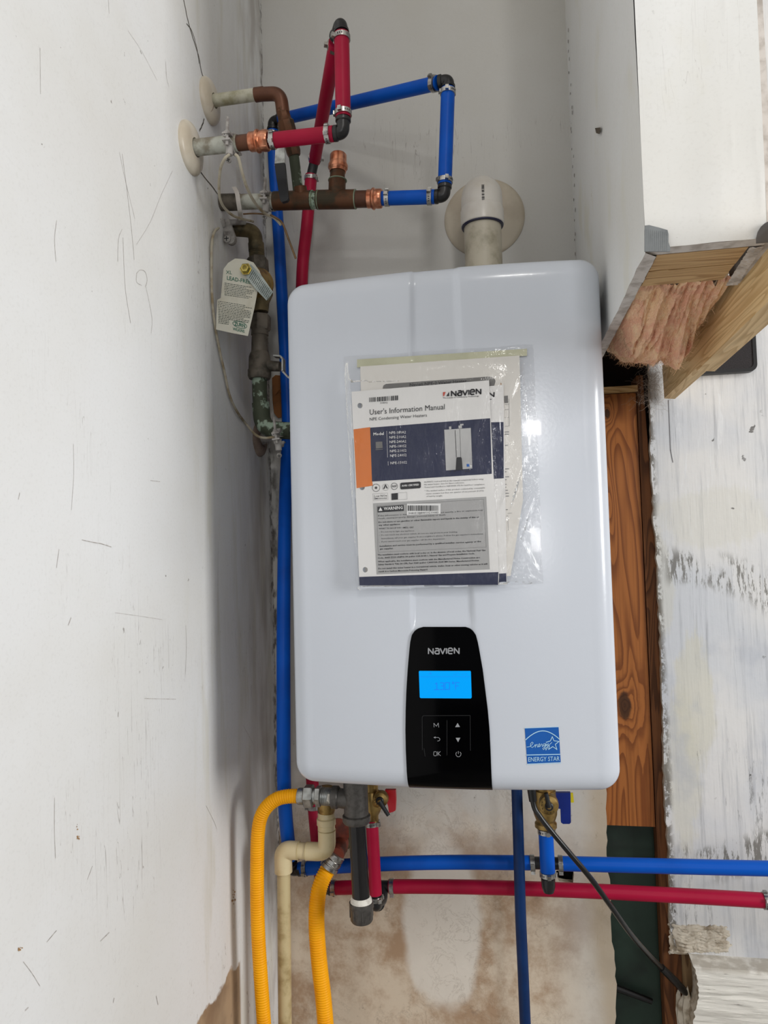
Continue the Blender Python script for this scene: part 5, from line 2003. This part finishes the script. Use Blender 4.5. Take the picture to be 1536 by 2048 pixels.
def tagp(x, y, d=0.0):
    Y = Yt0 + (Yt1 - Yt0) * (x - 432) / 90 - d
    if y > 596:
        Y -= 0.004 * sstep(596, 640, y)
    return P(x, y, Y)


t = thing('paper_tag', tagp(470, 672), 'creased white paper tag with green print hung on the regulator bolt', 'tag')
ol = [(470, 517), (490, 518.5), (507, 525), (519, 542), (523, 552), (517, 572), (514, 588), (509, 615), (502, 645), (496, 672), (464, 666), (432, 659), (433, 630), (434.5, 600), (441.5, 596), (444, 570), (447, 538), (456, 526)]
m_ = MB()
m_.prism([tagp(*p) for p in ol], (0, 0.0005, 0))
pt = m_.build('tag_sheet', 'tag', t, smooth=False)
m_ = MB()
cv = lambda x, y: (420 + x / 8.533, 420 + y / 8.533)
tp = lambda x, y: tagp(x, y, 0.0004)
a_, b_ = cv(290, 1188), cv(690, 1262)
T(m_, 'LEAD-FREE', a_[0], a_[1], b_[0], b_[1], 7.6, tp, 0.012)
a_, b_ = cv(272, 1088), cv(375, 1096)
T(m_, 'XL', a_[0], a_[1], b_[0], b_[1], 7, tp)
m_.build('green_heading', 'tag_green', pt, smooth=False)
m_ = MB()
T(m_, 'WILKINS', 465.5, 660, 489, 665.5, 5.6, tp, 0.02)
a_, b_ = cv(405, 1962), cv(600, 2010)
T(m_, 'ZURN', 468.5, 650.5, 490, 655, 7, tp, 0.03)
ring = [(479.5 + 14 * math.cos(2 * math.pi * k / 24) + 0.6 * math.sin(2 * math.pi * k / 24), 649.5 + 6.6 * math.sin(2 * math.pi * k / 24) + 3 * math.cos(2 * math.pi * k / 24)) for k in range(25)]
m_.stroke([tp(*p) for p in ring], 0.0008, NF)
m_.build('maker_mark', 'tag_green', pt, smooth=False)
m_ = MB()
rnd = random.Random(5)
yy = 566
while yy < 648:
    if not 591 < yy < 599:
        x0 = 449 if yy < 592 else 436 + 0.02 * (yy - 600)
        x1 = min(511 - (yy - 566) * 0.13, 508) - rnd.choice((0, 2, 4, 16))
        if yy > 636:
            x1 = 458
        x = x0
        while x < x1:
            wl = rnd.uniform(1.6, 5.5)
            sl = 0.16
            m_.stroke([tp(x, yy + (x - x0) * sl), tp(min(x + wl, x1), yy + (min(x + wl, x1) - x0) * sl)], 0.0009, NF)
            x += wl + 1.1
    yy += 3.3
tag(m_.build('fine_print', 'tag_ink', pt, smooth=False), kind='stuff')
m_ = MB()
sp_ = [(501, 528), (523, 551), (546.5, 584.5), (533, 601), (511, 578), (492, 554)]
m_.prism([tagp(x, y, 0.004) for x, y in sp_], (0, 0.0004, 0))
fs_ = m_.build('foil_strip', 'foil', t, smooth=False)
fs_['label'] = 'slanting silver label strip'
m_ = MB()
for k in range(16):
    u = 0.14 + 0.055 * k
    for v0, v1 in ((0.12, 0.42), (0.5, 0.88)) if k % 3 else ((0.1, 0.9),):
        q = []
        for vv in (v0, v1):
            ax_, ay_ = 500 + 46 * u, 531 + 54 * u
            q.append(tagp(ax_ - 11.5 * vv + 2, ay_ + 20 * vv, 0.0046))
        m_.stroke(q, 0.0008, NF)
m_.build('foil_print', 'tag_ink', fs_, smooth=False)

# brown card behind the blue line
m_ = MB()
m_.prism([P(x, y, WY - 0.006) for x, y in ((544, 756), (551, 750), (572, 752), (573, 832), (556, 836), (548, 826), (545, 800))], (0, 0.001, 0))
m_.tube(spline([P(570, 772, WY - 0.008), P(560, 778, WY - 0.009), P(551, 790, WY - 0.008), P(556, 784, WY - 0.008), P(571, 786, WY - 0.008)], 5), 0.0006, 6)
tag(m_.build('brown_card', 'brown_card'), 'small brown card hanging on the back wall behind the blue line, left of the heater', 'card')

# ---- vent
VY = 0.255
vb = P(965.5, 516, VY)
vc = P(964, 427, 0.362)
Zv = vc.z - 0.006
Xv = P(965.5, 470, VY).x
t = thing('vent_pipe', (Xv, VY, ZB + HH), 'white PVC vent pipe with elbow and round wall plate above the heater', 'vent pipe')
pipe(t, [V((Xv, VY, ZB + HH - 0.004)), V((Xv, VY, Zv - 0.040))], 0.0316, 'pvc_dirty', 'pipe', 40)
pth = [V((Xv, VY, Zv - 0.062))] + [V((Xv, VY + 0.042 * (1 - math.cos(math.radians(a))), Zv - 0.042 + 0.042 * math.sin(math.radians(a)))) for a in range(0, 91, 6)] + [V((Xv, WY, Zv))]
m_ = MB()
m_.tube(pth, 0.0352, 40)
zb_ = Zv - 0.066
m_.lathe((Xv, VY, zb_), (0, 0, 1), [(0, 0.0358), (0.001, 0.0368), (0.026, 0.0368), (0.029, 0.0355), (0.032, 0.0345)], 44)
el = m_.build('elbow', 'pvc_white', t)
m_ = MB()
m_.lathe((Xv, VY, zb_ - 0.0025), (0, 0, 1), [(0, 0.0320), (0.0004, 0.0352), (0.0024, 0.0359), (0.003, 0.0320)], 44)
rg = m_.build('cement_ring', 'primer_blue', t)
rg['label'] = 'dark blue ring at the elbow socket'
m_ = MB()
m_.lathe((Xv + 0.001, WY, Zv), (0, -1, 0), [(0, 0.0745), (0.002, 0.0745), (0.004, 0.072), (0.0048, 0.068), (0.0048, 0.035)], 64)
m_.build('wall_plate', 'plate_cream', t)
m_ = MB()
# barcode printed along the outside of the bend
for k in range(22):
    ang = math.radians(4 + 24 * k / 22)
    if k in (5, 9, 14):
        continue
    cen = V((Xv, VY + 0.042, Zv - 0.042))
    th = math.radians(8)
    rad = V((0, -math.cos(ang), math.sin(ang)))
    tan = V((0, math.sin(ang), math.cos(ang)))
    w0, w1 = (2, 10) if k % 2 else (2.6, 9)
    pts = []
    for aa in (w0, w1):
        a2 = math.radians(aa)
        pts.append(cen + rad * 0.042 + (rad * math.cos(a2) + V((math.sin(a2), 0, 0))) * 0.0356)
    m_.stroke(pts, 0.0007 if k % 3 else 0.0011, rad)
m_.build('barcode', 'ink', el, smooth=False)

# ================================================================== PIPES UNDER THE HEATER
# blue branch line
YL = 0.222
bl = [P(598, 1738, YL), P(640, 1735, YL), P(760, 1728, YL), P(900, 1724.5, YL), P(1060, 1725.5, YL)]
br = [P(1124, 1727, YL), P(1200, 1729, YL), P(1300, 1731.5, YL), P(1400, 1734, YL), P(1536, 1737, YL), P(1700, 1741, YL), V((0.75, YL, P(1700, 1741, YL).z + 0.01)), V((1.3, YL, P(1700, 1741, YL).z + 0.03)), V((2.0, YL, P(1700, 1741, YL).z + 0.05))]
t = thing('blue_branch_line', bl[0], 'blue PEX line running right under the heater and across the wall gap', 'pipe')
elbow(t, P(581, 1722, 0.212), P(583, 1741, YL), P(603, 1738, YL), R=0.010)
pipe(t, spline(bl, 6), R34, 'blue')
pipe(t, spline(br, 6), R34, 'blue')
m_ = MB()
m_.tube([bl[-1], br[0]], 0.0094, 16)
bd0, bd1 = P(1091, 1655, 0.176), P(1096, 1752, 0.176)
m_.tube(fillet([P(1094, 1727, YL), P(1094, 1727, YL) + V((0.001, -0.012, -0.022)), P(1097, 1770, 0.186)], 0.01, 5), 0.0094, 14)
m_.build('tee', 'black_poly', t)
pipe(t, [bd0, bd1], R34, 'blue')
m_ = MB()
m_.tube(fillet([P(1096, 1750, 0.176), P(1097, 1776, 0.177), P(1097, 1770, 0.192)], 0.008, 6), 0.0098, 18)
m_.lathe(P(1096, 1756, 0.176), P(1097, 1776, 0.176) - P(1096, 1756, 0.176), [(0, 0.0108), (0.012, 0.0104), (0.021, 0.0076), (0.0225, 0.003)], 14)
m_.build('elbow', 'black_poly', t)
for c, ax, ear in ((P(610, 1737, YL), bl[1] - bl[0], V((0, -1, -0.25))), (P(1065, 1726, YL), bl[-1] - bl[-2], V((0, -0.4, -1))), (P(1121, 1727, YL), br[1] - br[0], V((0, -0.5, -1))),
                   (P(1091.6, 1662, 0.176), bd1 - bd0, V((0.2, -1, 0))), (P(1095.7, 1748, 0.176), bd1 - bd0, V((0.1, -1, 0)))):
    hose_clamp(t, c, ax, ear=ear)

# red branch line
YRd = 0.236
rl = [P(662, 1776, YRd), P(700, 1775, YRd), P(752, 1773, YRd)]
rr_ = [P(778, 1773, YRd), P(860, 1773, YRd), P(960, 1774.5, YRd), P(1060, 1777.5, YRd), P(1180, 1782, YRd), P(1300, 1788, YRd), P(1420, 1794.5, YRd), P(1528, 1801, YRd), P(1640, 1808, YRd), V((0.75, YRd, P(1640, 1808, YRd).z)), V((1.3, YRd, P(1640, 1808, YRd).z + 0.01)), V((2.0, YRd, P(1640, 1808, YRd).z + 0.02))]
t = thing('red_branch_line', rl[0], 'red PEX line running right under the heater just below the blue branch', 'pipe')
elbow(t, P(642, 1758, 0.246), P(643, 1778, YRd), P(664, 1776, YRd), R=0.010)
pipe(t, spline(rl, 5), R34, 'red')
pipe(t, spline(rr_, 6), R34, 'red')
rd0, rd1 = P(742.5, 1640, 0.192), P(750, 1788, 0.192)
m_ = MB()
m_.tube([P(750, 1773, YRd), P(779, 1773, YRd)], 0.0094, 16)
m_.tube(fillet([P(764, 1773, YRd), P(764, 1800, YRd - 0.02), P(751, 1806, 0.194)], 0.008, 6), 0.0094, 14)
m_.build('tee', 'black_poly', t)
pipe(t, [rd0, rd1], R34, 'red')
elbow(t, P(750, 1788, 0.192), P(751, 1812, 0.194), P(757, 1806, 0.212), R=0.008)
for c, ax, ear in ((P(668, 1776, YRd), rl[1] - rl[0], V((0, -1, -0.2))), (P(784, 1773, YRd), rr_[1] - rr_[0], V((0, -0.6, -1))), (P(743, 1646, 0.192), rd1 - rd0, V((1, -0.5, 0))),
                   (P(749.6, 1796, 0.192), rd1 - rd0, V((0.7, -0.8, 0))), (P(1531, 1801.5, YRd), rr_[7] - rr_[6], V((0, -1, 0.4)))):
    hose_clamp(t, c, ax, ear=ear)


# corrugated yellow gas hoses
def corrugated(pts, R, pitch, amp):
    q = spline(pts, 16)
    d = [0]
    for a__, b__ in zip(q, q[1:]):
        d.append(d[-1] + (b__ - a__).length)
    L = d[-1]
    n = int(L / pitch * 6)
    path, rad = [], []
    j = 0
    for i in range(n + 1):
        s_ = L * i / n
        while j < len(d) - 2 and d[j + 1] < s_:
            j += 1
        f = (s_ - d[j]) / max(1e-9, d[j + 1] - d[j])
        path.append(q[j].lerp(q[j + 1], f))
        ph = math.sin(2 * math.pi * s_ / pitch)
        rad.append(R - amp + amp * (0.5 + 0.5 * ph) ** 0.6)
    return MB().tube(path, rad, 22)


YG = 0.118
t = thing('yellow_gas_hose', P(530, 2040, YG), 'yellow corrugated gas hose bending down at the left wall from the chrome nuts', 'hose', 'yellow gas hoses')
gp = [P(598, 1592, YG), P(578, 1592.5, YG), P(556, 1597, YG), P(536, 1611, YG), P(522, 1634, YG), P(516, 1668, YG), P(514.5, 1720, YG), P(514.5, 1800, YG), P(517, 1880, YG), P(522, 1960, YG), P(528, 2048, YG), P(534, 2140, YG), P(540, 2240, YG), P(547, 2360, YG), P(556, 2520, YG), P(566, 2700, YG), P(578, 2900, YG)]
corrugated(gp, 0.0109, 0.0037, 0.0014).build('hose', 'yellow', t, angle=80)
m_ = MB()
m_.lathe(P(596, 1592, YG), V((1, 0, -0.03)), [(0, 0.0116), (0.002, 0.0124), (0.010, 0.0124), (0.0105, 0.0116)], 24)
m_.build('ferrule', 'zinc', t)
hexnut(MB(), P(609, 1592, YG), P(627, 1592, YG), 0.0172).build('hex_nut', 'zinc', t)
m_ = MB()
m_.tube([P(625, 1592, YG), P(642, 1592, YG)], 0.0112, 20)
hexnut(m_, P(632, 1592.5, YG), P(643, 1592.5, YG), 0.0158)
m_.build('adapter', 'zinc', t)

Y2 = 0.183
t = thing('yellow_gas_hose', P(655, 2040, Y2 - 0.02), 'yellow corrugated gas hose hanging below the cream elbow from the ribbed chrome collar', 'hose', 'yellow gas hoses')
gp = [P(659, 1733, Y2 + 0.012), P(652, 1745, Y2 + 0.004), P(643, 1764, Y2 - 0.004), P(636, 1790, Y2 - 0.01), P(633, 1830, Y2 - 0.014), P(634.5, 1880, Y2 - 0.016), P(640, 1940, Y2 - 0.018), P(646, 1990, Y2 - 0.018), P(651, 2048, Y2 - 0.018), P(658, 2140, Y2 - 0.018), P(665, 2240, Y2 - 0.018), P(673, 2360, Y2 - 0.018), P(683, 2520, Y2 - 0.018), P(695, 2700, Y2 - 0.018), P(706, 2850, Y2 - 0.018)]
corrugated(gp, 0.0130, 0.0037, 0.0015).build('hose', 'yellow', t, angle=80)
m_ = MB()
q0, q1 = P(656, 1738, Y2 + 0.005), P(674, 1708, Y2 + 0.012)
a_ = q1 - q0
L = a_.length
m_.lathe(q0, a_, [(0, 0.0140), (0.001, 0.0156), (L * 0.25, 0.0156), (L * 0.28, 0.0142), (L * 0.34, 0.0142), (L * 0.38, 0.0154), (L * 0.6, 0.0154), (L * 0.63, 0.0140), (L * 0.7, 0.0150), (L * 0.95, 0.0150), (L, 0.013)], 26)
m_.build('collar', 'steel', t)

# gas stub from the hole with its shut-off
t = thing('gas_stub', P(690, 1690, 0.30), 'brown gas stub and shut-off coming out of the dark hole behind the cream fittings', 'pipe')
pipe(t, [P(672, 1712, Y2 + 0.010), P(680, 1692, 0.24), P(686, 1676, 0.31), P(688, 1674, 0.378)], [0.0125, 0.0135, 0.0120, 0.0110], 'rust', 'stub')
m_ = MB()
m_.lathe(P(676, 1662, 0.25), V((0.15, -1, 0.1)), [(0, 0.021), (0.003, 0.021), (0.004, 0.018)], 24)
m_.build('valve_disc', 'rust', t)
m_ = MB()
m_.tube([P(688, 1700, 0.245), P(699, 1672, 0.30), P(698, 1690, 0.33)], 0.0056, 10)
m_.build('valve_key', 'grimy_brass', t)

# iron drip leg
t = thing('iron_drip_leg', P(724, 1835, 0.13), 'black iron gas tee and drip leg with cap hanging below the heater', 'pipe')
Yi = 0.122
tc = P(711, 1600, Yi)
m_ = MB()
tz0 = P(713, 1636, Yi)
m_.tube([V((tc.x, Yi, ZB + 0.014)), tz0], 0.0186, 26)
m_.tube([P(664, 1594, Yi), tc], [0.0140, 0.0150], 24)
m_.lathe(tz0 + V((0, 0, 0.006)), (0, 0, -1), [(0, 0.0186), (0.002, 0.0212), (0.010, 0.0212), (0.013, 0.0190)], 28)
m_.lathe(P(664, 1594, Yi), V((1, 0, -0.03)), [(0, 0.0148), (0.001, 0.0168), (0.009, 0.0168), (0.011, 0.0150)], 26)
m_.build('tee', 'iron', t)
m_ = MB()
q0, q1 = P(643, 1592.5, Yi), P(666, 1594, Yi)
L = (q1 - q0).length
m_.lathe(q0, q1 - q0, [(L * k / 14, 0.0128 + 0.0007 * (k % 2)) for k in range(15)], 22)
m_.build('nipple', 'zinc', t)
m_ = MB()
m_.tube([P(658, 1588, Yi - 0.011), P(657, 1600, Yi - 0.012), P(660, 1606, Yi - 0.010)], [0.002, 0.003, 0.0015], 8)
m_.build('dope_smear', 'dope', t)
pipe(t, [P(714, 1640, Yi), P(722.5, 1800, Yi)], 0.0134, 'iron_pipe', 'nipple', 28)
m_ = MB()
q0, q1 = P(722, 1793, Yi), P(722.6, 1806, Yi)
m_.lathe(q0, q1 - q0, [(0, 0.0136), (0.003, 0.0158), (0.010, 0.0170)], 26)
m_.build('dope_ring', 'dope', t)
m_ = MB()
m_.lathe(P(722.6, 1803, Yi), V((0.004, 0, -1)), [(0, 0.0158), (0.0005, 0.0182), (0.008, 0.0184), (0.010, 0.0174), (0.026, 0.0170), (0.029, 0.0150), (0.030, 0.009)], 32)
for k in range(8):
    an = 2 * math.pi * k / 8 + 0.3
    cc = P(722.8, 1822, Yi)
    m_.box(cc + V((math.cos(an), math.sin(an), 0)) * 0.0172, V((0, 0, 0.008)), V((-math.sin(an), math.cos(an), 0)) * 0.0008, V((math.cos(an), math.sin(an), 0)) * 0.0007)
m_.build('cap', 'iron', t)

# condensate drain
Yd = 0.158
t = thing('drain_pipe', P(566, 2048, Yd), 'cream plastic drain pipe with two elbows hanging below the heater', 'drain pipe')
m_ = MB()
m_.lathe(P(652, 1600, Yd), V((0.001, 0, -1)), [(-0.02, 0.0126), (0.004, 0.0126), (0.010, 0.0140), (0.016, 0.0140), (0.020, 0.0125)], 22)
fb = m_.build('brown_bushing', 'brass', t)
m_ = MB()
m_.lathe(P(652, 1624, Yd), V((0.004, 0, -1)), [(0, 0.0126), (0.004, 0.0134), (0.0045, 0.0126), (0.008, 0.0134), (0.0085, 0.0128), (0.010, 0.0150), (0.019, 0.0150), (0.020, 0.0136), (0.036, 0.0136)], 26)
m_.build('male_adapter', 'pvc_cream', t)
e1 = P(654, 1704, Yd)
m_ = MB()
m_.tube(fillet([P(653.5, 1661, Yd), e1, P(614, 1702, Yd)], 0.022, 12), 0.0138, 28)
m_.build('elbow', 'pvc_cream', t)
pipe(t, [P(616, 1702, Yd), P(595, 1701, Yd)], 0.0124, 'pvc_cream', 'pipe', 24)
pipe(t, fillet([P(597, 1701, Yd), P(566, 1699.5, Yd), P(567, 1744, Yd)], 0.018, 12), 0.0141, 'pvc_cream', 'elbow', 28)
pipe(t, [P(567.5, 1740, Yd), P(570, 2048, Yd), V((P(572, 2250, Yd).x, Yd, 0.0))], 0.0106, 'pvc_aged', 'pipe', 24)
for a__, b__ in ((P(653.4, 1659, Yd), V((0, 0, -1))), (P(614.5, 1702, Yd), V((-1, 0, 0))), (P(596.5, 1701, Yd), V((1, 0, 0)))):
    m_ = MB()
    m_.lathe(a__, b__, [(0, 0.0128), (0.0003, 0.0144), (0.0010, 0.0144), (0.0013, 0.0128)], 26)
    m_.build('joint_line', 'pvc_aged', t)

# hot isolation valve with red lever
Yv = 0.192
t = thing('service_valve', P(744, 1640, Yv), 'brass service valve with red lever and black drain tap, right of the iron tee', 'valve', 'service valves under the heater')
m_ = MB()
m_.tube([V((P(743, 1580, Yv).x, Yv, ZB + 0.004)), P(743, 1584, Yv)], 0.0110, 20)
m_.lathe(P(744, 1582, Yv), (0, 0, -1), [(0, 0.0125), (0.008, 0.0150), (0.026, 0.0155), (0.034, 0.0120), (0.038, 0.0095), (0.052, 0.0095)], 22)
m_.tube([P(744, 1602, Yv), P(761, 1602, Yv - 0.012)], 0.0100, 18)
m_.build('body', 'brass', t)


def drain_tap(parent, cx, cy, Y, R, lever_end, knob=True):
    c = P(cx, cy, Y)
    m_ = MB()
    m_.lathe(c + V((0, 0.020, 0)), FWD, [(0, R * 0.8), (0.006, R), (0.016, R), (0.018, R * 0.94), (0.020, R * 0.62), (0.0205, R * 0.45)], 28)
    cp = m_.build('drain_cap', 'brass', parent)
    m_ = MB()
    for k in range(9):
        an = math.radians(100 + 26 * k)
        q = c + V((math.cos(an), 0, math.sin(an))) * R * 0.74 + V((0, -0.0002, 0))
        m_.box(q, V((0.0006, 0, 0.0003)), V((0, 0.0003, 0)), V((0, 0, 0.0007)))
    m_.build('embossed_marks', 'grimy_brass', cp, smooth=False)
    m_ = MB()
    e = P(*lever_end, Y - 0.006)
    b = c + FWD * 0.004
    m_.lathe(c + FWD * 0.0004, FWD, [(0, 0.0062), (0.003, 0.0062), (0.004, 0.005)], 16)
    m_.tube([b, b.lerp(e, 0.45), e], [0.0042, 0.0034, 0.0030], 10)
    m_.build('tap_lever', 'black_grip', parent)
    m_ = MB()
    m_.lathe(c + FWD * 0.004, FWD, [(0, 0.0032), (0.002, 0.0032), (0.003, 0.002)], 12)
    m_.build('screw', 'brass', parent)


drain_tap(t, 760, 1601, Yv - 0.032, 0.0118, (777, 1631))
m_ = MB()
m_.prism([P(x, y, Yv - 0.008) for x, y in ((770, 1580), (791, 1580), (792, 1600), (791, 1621), (786, 1624), (778, 1626), (776, 1612), (772, 1600))], (0, 0.007, 0))
o = m_.build('lever', 'red_grip', t, smooth=False)
o['label'] = 'red lever'

# cold isolation valve with blue lever
Yv = 0.176
t = thing('service_valve', P(1091, 1652, Yv), 'brass service valve with blue lever above the short blue drop', 'valve', 'service valves under the heater')
m_ = MB()
m_.tube([V((P(1089, 1580, Yv).x, Yv, ZB + 0.004)), P(1089, 1584, Yv)], 0.0130, 20)
m_.lathe(P(1089, 1580, Yv), (0, 0, -1), [(0, 0.0165), (0.020, 0.0185), (0.036, 0.0175), (0.046, 0.0140), (0.049, 0.0165), (0.055, 0.0165), (0.058, 0.0108), (0.066, 0.0108)], 24)
m_.tube([P(1090, 1610, Yv), P(1098, 1612, Yv - 0.012)], 0.0120, 18)
m_.build('body', 'brass', t)
drain_tap(t, 1098, 1612, Yv - 0.034, 0.0145, (1092, 1586))
m_ = MB()
m_.prism([P(x, y, Yv - 0.004) for x, y in ((1108, 1586), (1141, 1586), (1142, 1645), (1139, 1648), (1126, 1648), (1122, 1645), (1121, 1618), (1110, 1616))], (0, 0.008, 0))
o = m_.build('lever', 'blue_grip', t, smooth=False)
o['label'] = 'blue lever'
m_ = MB()
m_.prism([P(x, y, Yv + 0.004) for x, y in ((1140, 1586), (1146, 1586), (1148, 1604), (1147, 1605.5), (1141, 1605))], (0, 0.002, 0))
m_.build('yellow_tab', 'yellow_tab', t, smooth=False)

# navy drain tube and black cord
q = [V((P(1034.5, 1600, 0.168).x, 0.168, ZB + 0.006)), P(1035.5, 1640, 0.168), P(1038, 1720, 0.168), P(1041.5, 1840, 0.168), P(1046, 1940, 0.168), P(1050.5, 2048, 0.168), P(1055, 2140, 0.168), P(1060, 2260, 0.168), P(1067, 2440, 0.168), P(1075, 2650, 0.168), P(1084, 2850, 0.168)]
o = MB().tube(spline(q, 6), 0.0083, 20).build('navy_tube', 'navy_pipe')
tag(o, 'dark navy tube hanging straight down under the heater in front of the branch lines', 'tube')
t = thing('power_cord', P(1240, 1810, 0.15), 'black power cord slanting from under the heater across the wall gap', 'cord')
q = [V((P(1058, 1590, 0.13).x, 0.13, ZB + 0.006)), P(1066, 1604, 0.128), P(1080, 1633, 0.126), P(1104, 1664, 0.126), P(1140, 1707, 0.13), P(1180, 1755, 0.14), P(1220, 1810, 0.165), P(1260, 1866, 0.21), P(1300, 1912, 0.28), P(1326, 1938, 0.335)]
pipe(t, spline(q, 6), 0.0040, 'cord', 'cable', 14)
pipe(t, [P(1323, 1935, 0.330), P(1350, 1962, 0.352), P(1374, 1988, 0.372)], [0.0058, 0.0066, 0.0060], 'cord', 'plug_sleeve', 14)
m_ = MB()
m_.tube([V((P(1056, 1586, 0.13).x, 0.13, ZB + 0.008)), P(1066, 1602, 0.128)], [0.0075, 0.0058], 14)
m_.build('strain_relief', 'cord', t)
